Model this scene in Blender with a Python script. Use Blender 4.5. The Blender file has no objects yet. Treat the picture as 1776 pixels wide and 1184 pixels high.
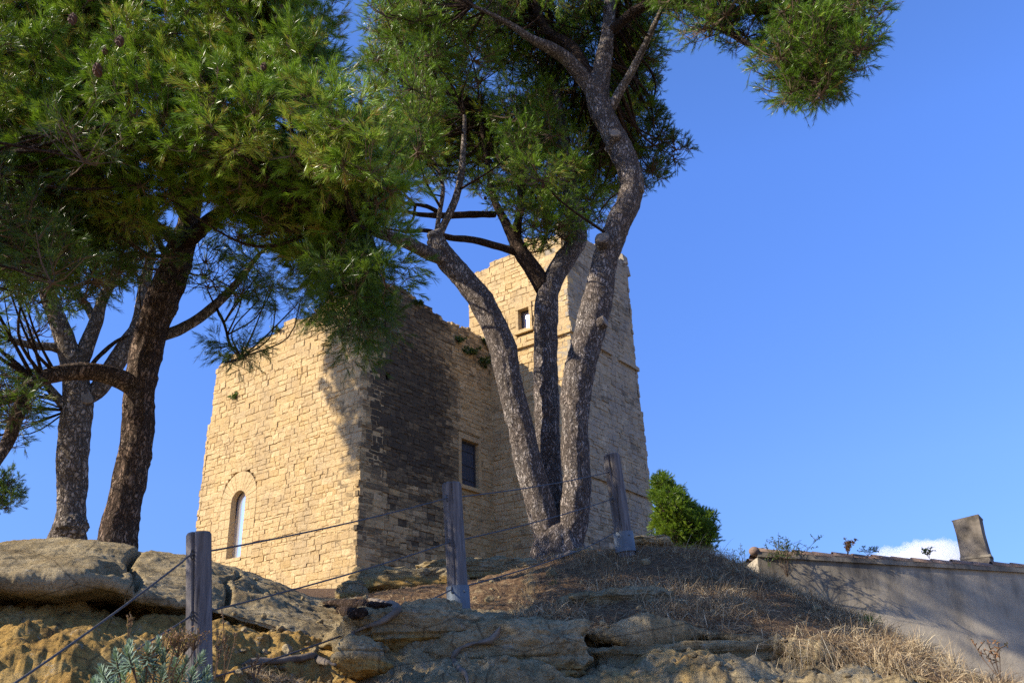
import bpy, math, random
import numpy as np
from math import radians, sin, cos, pi, hypot
from mathutils import Matrix

# ------------------------------------------------------------------ camera
SC = bpy.context.scene
COL = SC.collection
F = 1523.0                      # focal length in units of a 1776 px wide frame
PITCH, ROLL = radians(24.2), radians(2.07)
cp, sp = cos(PITCH), sin(PITCH)
_r0 = np.array([1., 0, 0]); _u0 = np.array([0, -sp, cp]); FW = np.array([0, cp, sp])
RI = cos(ROLL) * _r0 - sin(ROLL) * _u0
UP = sin(ROLL) * _r0 + cos(ROLL) * _u0
CAM = np.array([0., 0., 1.6])
cd = bpy.data.cameras.new("camera")
cam = bpy.data.objects.new("camera", cd)
COL.objects.link(cam)
cd.sensor_width = 36.0
cd.lens = F / 1776 * 36.0
cd.clip_end = 9000
m = Matrix.Identity(4)
for i in range(3):
    m[i][0] = RI[i]; m[i][1] = UP[i]; m[i][2] = -FW[i]; m[i][3] = CAM[i]
cam.matrix_world = m
SC.camera = cam

# ------------------------------------------------------------------ sky, sun, exposure
SUN_AZ, SUN_EL = -107.0, 28.8
wd = bpy.data.worlds.new("World"); SC.world = wd; wd.use_nodes = True
wn = wd.node_tree
bg = wn.nodes['Background']
sky = wn.nodes.new('ShaderNodeTexSky'); sky.sky_type = 'NISHITA'; sky.sun_disc = False
sky.sun_elevation = radians(SUN_EL); sky.sun_rotation = radians(SUN_AZ)
sky.ozone_density = 8.0; sky.air_density = 1.0; sky.dust_density = 0.1; sky.altitude = 800
_tc = wn.nodes.new('ShaderNodeTexCoord'); _sx = wn.nodes.new('ShaderNodeSeparateXYZ'); wn.links.new(_tc.outputs['Generated'], _sx.inputs[0])
_rp = wn.nodes.new('ShaderNodeValToRGB'); wn.links.new(_sx.outputs['Z'], _rp.inputs[0])
for _e, (_p, _c) in zip([_rp.color_ramp.elements[0], _rp.color_ramp.elements[1], _rp.color_ramp.elements.new(.3), _rp.color_ramp.elements.new(.56)],
                        [(0.0, (.32, .33, .42, 1)), (1.0, (1.0, 1.02, 1.2, 1)), (.25, (.72, .68, .80, 1)), (.56, (.95, .97, 1.22, 1))]):
    _e.position = _p; _e.color = _c
_mx = wn.nodes.new('ShaderNodeMix'); _mx.data_type = 'RGBA'; _mx.blend_type = 'MULTIPLY'; _mx.inputs[0].default_value = 1
wn.links.new(sky.outputs[0], _mx.inputs[6]); wn.links.new(_rp.outputs[0], _mx.inputs[7])
wn.links.new(_mx.outputs[2], bg.inputs[0]); bg.inputs[1].default_value = 0.14
sd = bpy.data.lights.new("sun", 'SUN'); sd.energy = 4.2; sd.angle = radians(0.5); sd.color = (1.0, 0.90, 0.74)
sun = bpy.data.objects.new("sun", sd); COL.objects.link(sun)
SUNV = np.array([sin(radians(SUN_AZ)) * cos(radians(SUN_EL)), cos(radians(SUN_AZ)) * cos(radians(SUN_EL)), sin(radians(SUN_EL))])
sun.location = (-30, -10, 30)
sun.rotation_euler = (radians(90 - SUN_EL), 0, radians(180 - SUN_AZ))
SC.view_settings.view_transform = 'Standard'; SC.view_settings.look = 'None'
SC.view_settings.exposure = 1.1; SC.view_settings.gamma = 1.0
SC.cycles.max_bounces = 6; SC.cycles.diffuse_bounces = 4; SC.cycles.transmission_bounces = 4
SC.cycles.use_denoising = False

# ------------------------------------------------------------------ numbers
def ray(u, v):
    return (u - 888) * RI + (592 - v) * UP + F * FW
def W(u, v, d):
    """point seen at photo position u, v and d metres away along the ground"""
    r = ray(u, v); return CAM + r * d / hypot(r[0], r[1])
def pxr(p, w):
    """radius in metres of something w photo units wide at point p"""
    return 0.5 * w * float((np.asarray(p) - CAM) @ FW) / F
def nrm(a):
    return a / np.maximum(np.linalg.norm(a, axis=-1, keepdims=True), 1e-9)
def _h(ix, iy, iz, s):
    n = (ix * 374761393 + iy * 668265263 + iz * 2147483647 + s * 1274126177) & 0xffffffff
    n = ((n ^ (n >> 13)) * 1274126177) & 0xffffffff
    n = ((n ^ (n >> 16)) * 2246822519) & 0xffffffff
    return ((n ^ (n >> 15)) & 0xffffff) / 8388607.5 - 1.0
def vn(P, s=0):
    P = np.asarray(P, float); I = np.floor(P).astype(np.int64); f = P - I
    f = f * f * f * (f * (f * 6 - 15) + 10)
    x, y, z = I[..., 0], I[..., 1], I[..., 2]; fx, fy, fz = f[..., 0], f[..., 1], f[..., 2]
    def L(a, b, t): return a + (b - a) * t
    c = [[[_h(x + i, y + j, z + k, s) for k in (0, 1)] for j in (0, 1)] for i in (0, 1)]
    return L(L(L(c[0][0][0], c[1][0][0], fx), L(c[0][1][0], c[1][1][0], fx), fy),
             L(L(c[0][0][1], c[1][0][1], fx), L(c[0][1][1], c[1][1][1], fx), fy), fz)
def fbm(P, o=4, s=0, g=0.5):
    a, t, r = 1.0, 0.0, 0.0; P = np.asarray(P, float)
    for i in range(o):
        r = r + a * vn(P, s + i * 17); t += a; a *= g; P = P * 2.03 + 11.3
    return r / t
def ridged(P, o=4, s=0):
    a, t, r = 1.0, 0.0, 0.0; P = np.asarray(P, float)
    for i in range(o):
        r = r + a * (1 - 2 * np.abs(vn(P, s + i * 13))); t += a; a *= 0.5; P = P * 2.03 + 5.1
    return r / t
def smooth01(x): x = np.clip(x, 0, 1); return x * x * (3 - 2 * x)
def crom(P, n_per=None, step=None):
    """Catmull-Rom resampling of rows of P"""
    P = np.asarray(P, float); n = len(P)
    if n == 2:
        P = np.stack([P[0], (P[0] + P[1]) / 2, P[1]]); n = 3
    E = np.vstack([2 * P[0] - P[1], P, 2 * P[-1] - P[-2]])
    out = []
    for i in range(n - 1):
        a, b, c, d = E[i], E[i + 1], E[i + 2], E[i + 3]
        k = n_per or max(2, int(np.linalg.norm((c - b)[:3]) / step))
        t = np.linspace(0, 1, k, endpoint=False)[:, None]
        out.append(0.5 * (2 * b + (c - a) * t + (2 * a - 5 * b + 4 * c - d) * t * t + (3 * b - a - 3 * c + d) * t ** 3))
    out.append(P[-1:])
    return np.vstack(out)

# ------------------------------------------------------------------ object helpers
def mesh(name, V, polys, mat, parent=None, smooth=False, attrs=None, mi=None, loc=None):
    """polys: list of int arrays (n,3) or (n,4); one mesh object, verts given in world space"""
    V = np.asarray(V, np.float32)
    polys = [np.asarray(p, np.int32) for p in polys if len(p)]
    me = bpy.data.meshes.new(name)
    if loc is not None: V = V - np.asarray(loc, np.float32)
    elif parent is not None: V = V - np.asarray(parent.location, np.float32)
    me.vertices.add(len(V)); me.vertices.foreach_set('co', V.ravel())
    tot = np.concatenate([np.full(len(p), p.shape[1], np.int32) for p in polys])
    flat = np.concatenate([p.ravel() for p in polys])
    st = np.concatenate([[0], np.cumsum(tot)[:-1]]).astype(np.int32)
    me.loops.add(len(flat)); me.loops.foreach_set('vertex_index', flat)
    me.polygons.add(len(tot)); me.polygons.foreach_set('loop_start', st); me.polygons.foreach_set('loop_total', tot)
    for mm in (mat if isinstance(mat, (list, tuple)) else [mat]): me.materials.append(mm)
    if mi is not None: me.polygons.foreach_set('material_index', np.asarray(mi, np.int32))
    me.polygons.foreach_set('use_smooth', np.full(len(tot), bool(smooth)))
    for k, a in (attrs or {}).items():
        at = me.attributes.new(k, 'FLOAT', 'POINT'); at.data.foreach_set('value', np.asarray(a, np.float32))
    me.update(calc_edges=True)
    o = bpy.data.objects.new(name, me); COL.objects.link(o)
    if loc is not None: o.location = loc
    if parent is not None: o.parent = parent; o.location = (0, 0, 0)
    return o
def tag(o, label=None, cat=None, group=None, kind=None):
    if label: o['label'] = label
    if cat: o['category'] = cat
    if group: o['group'] = group
    if kind: o['kind'] = kind
    return o
def empty(name, loc, label, cat, group=None):
    o = bpy.data.objects.new(name, None); COL.objects.link(o)
    o.location = tuple(float(x) for x in loc); o.empty_display_size = 0.2
    return tag(o, label, cat, group)
class MB:
    """collects pieces, links them as one mesh"""
    def __init__(s): s.V = []; s.P = []; s.A = {}; s.M = []; s.n = 0
    def add(s, V, polys, mi=0, **at):
        V = np.asarray(V, float)
        for p in polys:
            if len(p): s.P.append(np.asarray(p) + s.n); s.M.append(np.full(len(p), mi))
        for k, v in at.items():
            s.A.setdefault(k, []).append(np.broadcast_to(np.asarray(v, float), (len(V),)))
        s.V.append(V); s.n += len(V)
    def build(s, name, mat, parent=None, smooth=False, loc=None):
        return mesh(name, np.vstack(s.V), s.P, mat, parent, smooth,
                    {k: np.concatenate(v) for k, v in s.A.items()}, np.concatenate(s.M), loc)
def frames(P):
    T = nrm(np.gradient(P, axis=0)); n = len(P)
    a = np.array([0, 0, 1.]) if abs(T[0][2]) < 0.8 else np.array([1., 0, 0])
    N = np.zeros_like(P); N[0] = nrm(a - T[0] * (a @ T[0]))
    for i in range(1, n):
        q = N[i - 1] - T[i] * (N[i - 1] @ T[i]); N[i] = q / max(np.linalg.norm(q), 1e-9)
    return T, N, np.cross(T, N)
def tube(pts, rad, n=16, step=0.05, bark=0.0, lump=0.0, seed=0, cap=True, sc=(13, 13, 3.5)):
    PR = crom(np.column_stack([pts, rad]), step=step)
    P, r = PR[:, :3], np.maximum(PR[:, 3], 0.001)
    T, N, B = frames(P)
    th = np.linspace(0, 2 * pi, n, endpoint=False)
    D = N[:, None] * np.cos(th)[None, :, None] + B[:, None] * np.sin(th)[None, :, None]
    s = np.concatenate([[0], np.cumsum(np.linalg.norm(np.diff(P, axis=0), axis=1))])
    Q = np.stack([np.cos(th)[None] * r[:, None], np.sin(th)[None] * r[:, None], np.broadcast_to(s[:, None], (len(P), n))], -1)
    rr = np.broadcast_to(r[:, None], (len(P), n)).copy()
    if lump: rr = rr * (1 + lump * fbm(Q * 3.0 + seed * 3.7, 3, seed))
    if bark: rr = rr + bark * (ridged(Q * np.array(sc) + seed * 7.1, 3, seed + 5) - 0.4)
    V = (P[:, None] + D * rr[..., None]).reshape(-1, 3)
    i = np.arange(len(P) - 1)[:, None] * n; j = np.arange(n)[None]; k = (j + 1) % n
    q = np.stack([i + j, i + k, i + n + k, i + n + j], -1).reshape(-1, 4)
    pol = [q]
    if cap:
        V = np.vstack([V, P[-1] + T[-1] * r[-1] * 0.15, P[0]])
        e = (len(P) - 1) * n; jj = np.arange(n); kk = (jj + 1) % n
        pol.append(np.stack([e + jj, e + kk, np.full(n, len(V) - 2)], -1))
        pol.append(np.stack([kk, jj, np.full(n, len(V) - 1)], -1))
    return V, pol
def box8(c, ax, h):
    """box from centre, 3 axis rows, half sizes"""
    c = np.asarray(c, float); A = np.asarray(ax, float) * np.asarray(h, float)[:, None]
    s = np.array([[-1, -1, -1], [1, -1, -1], [1, 1, -1], [-1, 1, -1], [-1, -1, 1], [1, -1, 1], [1, 1, 1], [-1, 1, 1]])
    return c + s @ A, [np.array([[0, 3, 2, 1], [4, 5, 6, 7], [0, 1, 5, 4], [1, 2, 6, 5], [2, 3, 7, 6], [3, 0, 4, 7]])]
I3 = np.eye(3)
_ico = {}
def ico(sub):
    if sub in _ico: return _ico[sub]
    t = (1 + 5 ** .5) / 2
    V = [(-1, t, 0), (1, t, 0), (-1, -t, 0), (1, -t, 0), (0, -1, t), (0, 1, t), (0, -1, -t), (0, 1, -t), (t, 0, -1), (t, 0, 1), (-t, 0, -1), (-t, 0, 1)]
    Fc = [(0, 11, 5), (0, 5, 1), (0, 1, 7), (0, 7, 10), (0, 10, 11), (1, 5, 9), (5, 11, 4), (11, 10, 2), (10, 7, 6), (7, 1, 8), (3, 9, 4), (3, 4, 2), (3, 2, 6), (3, 6, 8), (3, 8, 9), (4, 9, 5), (2, 4, 11), (6, 2, 10), (8, 6, 7), (9, 8, 1)]
    V = [tuple(nrm(np.array(v, float))) for v in V]
    for _ in range(sub):
        mid = {}; nf = []
        def md(a, b):
            k = (min(a, b), max(a, b))
            if k not in mid: mid[k] = len(V); V.append(tuple(nrm(np.array(V[a]) + np.array(V[b]))))
            return mid[k]
        for a, b, c in Fc:
            x, y, z = md(a, b), md(b, c), md(c, a); nf += [(a, x, z), (b, y, x), (c, z, y), (x, y, z)]
        Fc = nf
    _ico[sub] = (np.array(V), np.array(Fc)); return _ico[sub]

# ------------------------------------------------------------------ materials
def newmat(name):
    mt = bpy.data.materials.new(name); mt.use_nodes = True
    nt = mt.node_tree; return mt, nt, nt.nodes['Principled BSDF']
def N_(nt, t, **kw):
    n = nt.nodes.new(t)
    for k, v in kw.items(): setattr(n, k, v)
    return n
class G:
    """small node graph helper"""
    def __init__(s, name):
        s.mat, s.nt, s.b = newmat(name); s.co = N_(s.nt, 'ShaderNodeTexCoord').outputs['Object']
    def l(s, a, b): s.nt.links.new(a, b)
    def inp(s, sock, x):
        if hasattr(x, 'is_linked') or hasattr(x, 'links'): s.l(x, sock)
        else: sock.default_value = x
    def mapc(s, scale, rot=(0, 0, 0)):
        n = N_(s.nt, 'ShaderNodeMapping'); s.l(s.co, n.inputs[0]); n.inputs['Scale'].default_value = scale; n.inputs['Rotation'].default_value = rot
        return n.outputs[0]
    def noise(s, scale, detail=4, rough=.55, vec=None, dist=0.0):
        n = N_(s.nt, 'ShaderNodeTexNoise'); s.l(vec or s.co, n.inputs['Vector'])
        n.inputs['Scale'].default_value = scale; n.inputs['Detail'].default_value = detail
        n.inputs['Roughness'].default_value = rough; n.inputs['Distortion'].default_value = dist
        return n.outputs['Fac']
    def voro(s, scale, vec=None, feature='DISTANCE_TO_EDGE', out='Distance'):
        n = N_(s.nt, 'ShaderNodeTexVoronoi', feature=feature); s.l(vec or s.co, n.inputs['Vector']); n.inputs['Scale'].default_value = scale
        return n.outputs[out]
    def ramp(s, x, stops):
        n = N_(s.nt, 'ShaderNodeValToRGB'); s.inp(n.inputs[0], x)
        e = n.color_ramp.elements
        while len(e) < len(stops): e.new(0.5)
        for el, (p, c) in zip(e, stops):
            el.position = p; el.color = (c, c, c, 1) if isinstance(c, (int, float)) else (*c, 1)
        return n.outputs[0]
    def mix(s, f, a, b, mode='MIX'):
        n = N_(s.nt, 'ShaderNodeMix', data_type='RGBA', blend_type=mode)
        for sock, x in ((n.inputs[0], f), (n.inputs[6], a), (n.inputs[7], b)):
            if isinstance(x, tuple): x = (*x, 1)
            s.inp(sock, x)
        return n.outputs[2]
    def math(s, op, a, b=0.0, clamp=False):
        n = N_(s.nt, 'ShaderNodeMath', operation=op, use_clamp=clamp); s.inp(n.inputs[0], a); s.inp(n.inputs[1], b); return n.outputs[0]
    def attr(s, name): return N_(s.nt, 'ShaderNodeAttribute', attribute_name=name).outputs['Fac']
    def bump(s, h, strength=.5, dist=.02, prev=None):
        n = N_(s.nt, 'ShaderNodeBump'); n.inputs['Strength'].default_value = strength; n.inputs['Distance'].default_value = dist
        s.l(h, n.inputs['Height'])
        if prev: s.l(prev, n.inputs['Normal'])
        return n.outputs[0]
    def done(s, col, rough=.85, spec=.2, nor=None):
        s.inp(s.b.inputs['Base Color'], (*col, 1) if isinstance(col, tuple) else col)
        s.inp(s.b.inputs['Roughness'], rough); s.b.inputs['Specular IOR Level'].default_value = spec
        if nor: s.l(nor, s.b.inputs['Normal'])
        return s.mat

def m_stone(name, lo, hi, grey=(.30, .27, .21), gmix=.8, glo=.43):
    g = G(name)
    base = g.mix(g.attr('tint'), lo, hi)
    base = g.mix(g.ramp(g.noise(1.1, 6, .65), [(glo, 0.), (glo + .24, gmix)]), base, grey)
    dk = tuple(x * .62 for x in lo)
    base = g.mix(g.math('MULTIPLY', g.ramp(g.noise(7, 7, .72, g.mapc((1, 1, 2.4))), [(.34, 1.), (.52, 0.)]), .75), base, dk)
    base = g.mix(g.math('MULTIPLY', g.ramp(g.noise(26, 6, .7, g.mapc((1, 1, 1.8))), [(.36, 1.), (.56, 0.)]), .55), base, dk)
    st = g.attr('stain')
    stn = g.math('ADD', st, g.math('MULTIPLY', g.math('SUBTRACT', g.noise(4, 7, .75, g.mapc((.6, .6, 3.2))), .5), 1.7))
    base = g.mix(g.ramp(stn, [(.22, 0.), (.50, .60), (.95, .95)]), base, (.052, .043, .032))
    h = g.noise(8, 8, .68, g.mapc((1, 1, 1.7)))
    nb = g.bump(h, .9, .055); nb = g.bump(g.noise(40, 5, .7), .4, .012, nb)
    return g.done(base, .95, .08, nb)
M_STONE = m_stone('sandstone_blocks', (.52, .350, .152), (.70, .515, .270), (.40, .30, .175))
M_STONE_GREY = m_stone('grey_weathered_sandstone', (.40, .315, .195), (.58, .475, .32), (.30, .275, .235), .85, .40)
M_DRESS = m_stone('dressed_stone', (.54, .375, .175), (.69, .51, .27), (.46, .35, .20), .5)
def m_plain(name, c, rough=.8, spec=.2, var=.3, scale=6., bump=.3, stretch=(1, 1, 1), metal=0.):
    g = G(name); v = g.mapc(stretch)
    n = g.noise(scale, 6, .6, v)
    c2 = tuple(x * (1 - var) for x in c); c3 = tuple(min(1, x * (1 + var)) for x in c)
    col = g.ramp(n, [(.3, c2), (.7, c3)])
    nb = g.bump(g.noise(scale * 3, 6, .6, v), bump, .01)
    g.b.inputs['Metallic'].default_value = metal
    return g.done(col, rough, spec, nb)
def m_bark(name, plate, plate2, fiss, sc=(16, 16, 5)):
    g = G(name)
    nz = N_(g.nt, 'ShaderNodeTexNoise'); g.l(g.co, nz.inputs['Vector']); nz.inputs['Scale'].default_value = 7; nz.inputs['Detail'].default_value = 5
    ad = N_(g.nt, 'ShaderNodeVectorMath', operation='MULTIPLY_ADD'); g.l(nz.outputs['Color'], ad.inputs[0]); ad.inputs[1].default_value = (.22, .22, .22); g.l(g.co, ad.inputs[2])
    mp = N_(g.nt, 'ShaderNodeMapping'); g.l(ad.outputs[0], mp.inputs[0]); mp.inputs['Scale'].default_value = tuple(x * k for x, k in zip(sc, (1.7, 1.7, 1.15)))
    vo = g.voro(1.0, mp.outputs[0]); cellc = g.voro(1.0, mp.outputs[0], 'F1', 'Color')
    fine = g.noise(1.0, 7, .7, g.mapc((60, 60, 16)))
    big = g.ramp(g.noise(3.2, 6, .7), [(.30, tuple(x * .62 for x in plate)), (.46, plate), (.62, plate2), (.74, tuple(min(1, x * 1.18) for x in plate2))])
    col = g.mix(.55, big, g.mix(1., big, g.ramp(cellc, [(0., .72), (1., 1.18)]), 'MULTIPLY'))
    col = g.mix(g.ramp(fine, [(.33, .45), (.58, 0.)]), col, tuple(x * .45 for x in plate))
    e = g.math('MULTIPLY', g.ramp(vo, [(.0, 0.), (.22, 1.)]), g.ramp(g.noise(1., 6, .7, g.mapc((26, 26, 5))), [(.34, .1), (.52, 1.)]))
    col = g.mix(e, fiss, col)
    nb = g.bump(e, 1., .03); nb = g.bump(fine, .8, .02, nb)
    return g.done(col, .92, .1, nb)
M_BARK_GREY = m_bark('grey_pine_bark', (.37, .305, .26), (.50, .445, .40), (.085, .067, .056))
M_BARK_BROWN = m_bark('brown_pine_bark', (.27, .18, .125), (.38, .29, .22), (.05, .034, .025))
M_BARK_PALE = m_bark('pale_pine_bark', (.43, .35, .28), (.56, .48, .40), (.09, .07, .052), (11, 11, 7))
M_LIMB = m_bark('thin_limb_bark', (.13, .085, .06), (.20, .14, .10), (.03, .02, .014), (30, 30, 12))
M_CUT = m_plain('sawn_wood_end', (.22, .18, .14), .8, .2, .25, 20, .4)
M_TWIG = m_plain('pine_twig', (.11, .075, .05), .85, .1, .3, 20, .1)
M_CONE = m_plain('pine_cone_scales', (.085, .045, .028), .7, .2, .45, 60, .6)
def m_leaf(name, stops, trans=.30, rough=.30, spec=.22):
    g = G(name)
    col = g.ramp(g.attr('tint'), stops)
    g.done(col, rough, spec)
    tr = N_(g.nt, 'ShaderNodeBsdfTranslucent'); g.l(g.mix(.5, col, (.26, .38, .02)), tr.inputs[0])
    mx = N_(g.nt, 'ShaderNodeMixShader'); mx.inputs[0].default_value = trans
    out = g.nt.nodes['Material Output']
    g.l(g.b.outputs[0], mx.inputs[1]); g.l(tr.outputs[0], mx.inputs[2]); g.l(mx.outputs[0], out.inputs[0])
    return g.mat
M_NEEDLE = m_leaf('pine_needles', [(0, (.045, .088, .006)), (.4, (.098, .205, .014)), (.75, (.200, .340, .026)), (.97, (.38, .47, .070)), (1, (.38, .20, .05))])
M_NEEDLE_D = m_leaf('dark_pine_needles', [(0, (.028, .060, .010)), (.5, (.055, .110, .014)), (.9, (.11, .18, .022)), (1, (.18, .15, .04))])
M_BUSH = m_leaf('bright_pine_needles', [(0, (.045, .09, .010)), (.5, (.105, .18, .014)), (1, (.22, .30, .028))])
M_LEAF = m_leaf('weed_leaves', [(0, (.04, .075, .02)), (1, (.09, .14, .04))], .3, .5, .3)
M_SPURGE = m_leaf('blue_green_leaves', [(0, (.12, .19, .13)), (.6, (.22, .31, .23)), (1, (.33, .42, .32))], .2, .5, .3)
M_GRASSG = m_leaf('green_grass', [(0, (.05, .09, .015)), (1, (.15, .22, .04))], .3, .5, .3)
M_DRYF = m_leaf('rusty_dry_flowers', [(0, (.25, .12, .06)), (1, (.45, .27, .15))], .25, .8, .1)
def m_dry():
    g = G('dry_grass_blades')
    col = g.ramp(g.attr('tint'), [(0, (.085, .055, .032)), (.35, (.20, .13, .07)), (.7, (.40, .30, .17)), (1, (.62, .52, .34))])
    return g.done(col, .8, .15)
M_DRY = m_dry()
def m_ground():
    g = G('sandstone_and_litter')
    ochre, lit = g.attr('ochre'), g.attr('litter')
    n1 = g.noise(1.6, 6, .6); n2 = g.noise(9, 7, .65)
    grey = g.ramp(g.noise(2.6, 7, .68), [(.28, (.19, .135, .068)), (.44, (.36, .272, .142)), (.64, (.50, .40, .235)), (.85, (.60, .51, .34))])
    grey = g.mix(g.ramp(g.noise(4.3, 6, .7), [(.56, 0.), (.70, .65)]), grey, (.085, .072, .050))
    och = g.ramp(g.noise(2.1, 7, .65, g.mapc((1, 1, 2.6))), [(.25, (.25, .13, .036)), (.5, (.48, .295, .085)), (.72, (.64, .46, .19))])
    och = g.mix(g.ramp(g.noise(5, 7, .72, g.mapc((1, 1, 2.2))), [(.54, 0.), (.68, .75)]), och, (.14, .085, .04))
    mo = g.ramp(g.math('ADD', ochre, g.math('MULTIPLY', g.math('SUBTRACT', n1, .5), 1.1)), [(.42, 0.), (.6, 1.)])
    rock = g.mix(mo, grey, och)
    crk = g.ramp(g.voro(1.7, g.mapc((1, 1, 1.6), (.3, .2, 0))), [(.0, 0.), (.018, 1.)])
    rock = g.mix(g.math('MULTIPLY', g.math('SUBTRACT', 1., crk), .6), rock, (.05, .038, .025))
    soil = g.ramp(g.noise(26, 7, .75), [(.3, (.085, .050, .028)), (.52, (.19, .115, .062)), (.72, (.34, .235, .13))])
    ml = g.ramp(g.math('ADD', lit, g.math('MULTIPLY', g.math('SUBTRACT', n2, .5), .9)), [(.42, 0.), (.58, 1.)])
    col = g.mix(ml, rock, soil)
    rock_sp = g.math('MULTIPLY', g.ramp(g.noise(38, 6, .75), [(.40, 1.), (.50, 0.)]), g.math('SUBTRACT', 1., ml))
    col = g.mix(g.math('MULTIPLY', rock_sp, .5), col, (.10, .075, .045))
    col = g.mix(g.math('MULTIPLY', g.ramp(g.noise(11, 7, .78), [(.58, 0.), (.66, .8)]), g.math('SUBTRACT', 1., ml)), col, (.40, .36, .27))
    nb = g.bump(g.noise(5, 9, .68), .8, .09); nb = g.bump(g.noise(22, 8, .72), .8, .03, nb)
    nb = g.bump(g.noise(4, 7, .72, g.mapc((1, 1, 6.))), .7, .06, nb); nb = g.bump(g.noise(90, 4, .7), .6, .008, nb)
    return g.done(col, .95, .08, nb)
M_GROUND = m_ground()
def m_wood():
    g = G('weathered_post_wood'); v = g.mapc((22, 22, 1.2))
    n = g.noise(1.6, 7, .65, v, .6)
    col = g.ramp(n, [(.28, (.04, .034, .032)), (.5, (.13, .117, .112)), (.72, (.235, .218, .21))])
    col = g.mix(g.ramp(g.noise(3, 5, .6), [(.45, 0.), (.7, .5)]), col, (.19, .16, .135))
    return g.done(col, .85, .15, g.bump(n, .7, .012))
M_WOOD = m_wood()
M_SPLIT = m_plain('dark_wood_split', (.012, .010, .009), .9, .05, .2)
M_ZINC = m_plain('galvanised_steel', (.13, .155, .18), .6, .4, .18, 12, .15, metal=.35)
M_CABLE = m_plain('dark_steel_cable', (.085, .082, .08), .5, .4, .3, 90, .4, metal=.3)
def m_render():
    g = G('grey_lime_render')
    n = g.noise(1.1, 6, .6)
    col = g.ramp(n, [(.3, (.34, .285, .205)), (.7, (.50, .43, .32))])
    vs = g.mapc((1.6, 1.6, .35))
    col = g.mix(g.math('MULTIPLY', g.ramp(g.noise(2.4, 7, .75), [(.5, 0.), (.66, .5)]), g.math('ADD', g.attr('stain'), .25)), col, (.17, .15, .12))
    col = g.mix(g.math('MULTIPLY', g.ramp(g.math('ADD', g.noise(1.7, 6, .65, vs), g.math('MULTIPLY', g.attr('stain'), .30)), [(.60, 0.), (.90, .85)]), 1.0), col, (.075, .068, .058))
    nb = g.bump(g.noise(70, 5, .6), .35, .008); nb = g.bump(g.noise(6, 5, .6), .25, .03, nb)
    return g.done(col, .92, .1, nb)
M_RENDER = m_render()
M_SOOT = m_plain('sooty_chimney_render', (.17, .145, .115), .95, .1, .55, 5, .6)
def m_tile():
    g = G('terracotta_tile')
    col = g.mix(g.attr('tint'), (.22, .145, .11), (.36, .245, .19))
    col = g.mix(g.ramp(g.noise(9, 6, .7), [(.4, 0.), (.68, .85)]), col, (.13, .11, .09))
    return g.done(col, .85, .2, g.bump(g.noise(40, 5), .3, .01))
M_TILE = m_tile()
def m_glass(name, c, rough=.12):
    g = G(name); return g.done(c, rough, .6)
M_GLASS = m_glass('sky_mirroring_window_pane', (.85, .88, .92), .16); M_GLASS.node_tree.nodes['Principled BSDF'].inputs['Metallic'].default_value = .85
M_FRAME = m_plain('dark_window_frame', (.05, .043, .038), .6, .3)
M_DOOR = m_plain('blue_grey_painted_wood', (.052, .058, .070), .5, .3, .3, 4, .4, (5, 5, .6))
M_ROOTW = m_plain('bleached_root_wood', (.16, .13, .10), .85, .15, .4, 10, .7, (1, 1, 1))
M_ROAD = m_plain('warm_bounce_road', (.36, .27, .165), .95, .1, .25, 4, .4)  # pale sandy colour chosen to throw warm bounce light on the walls

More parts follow.
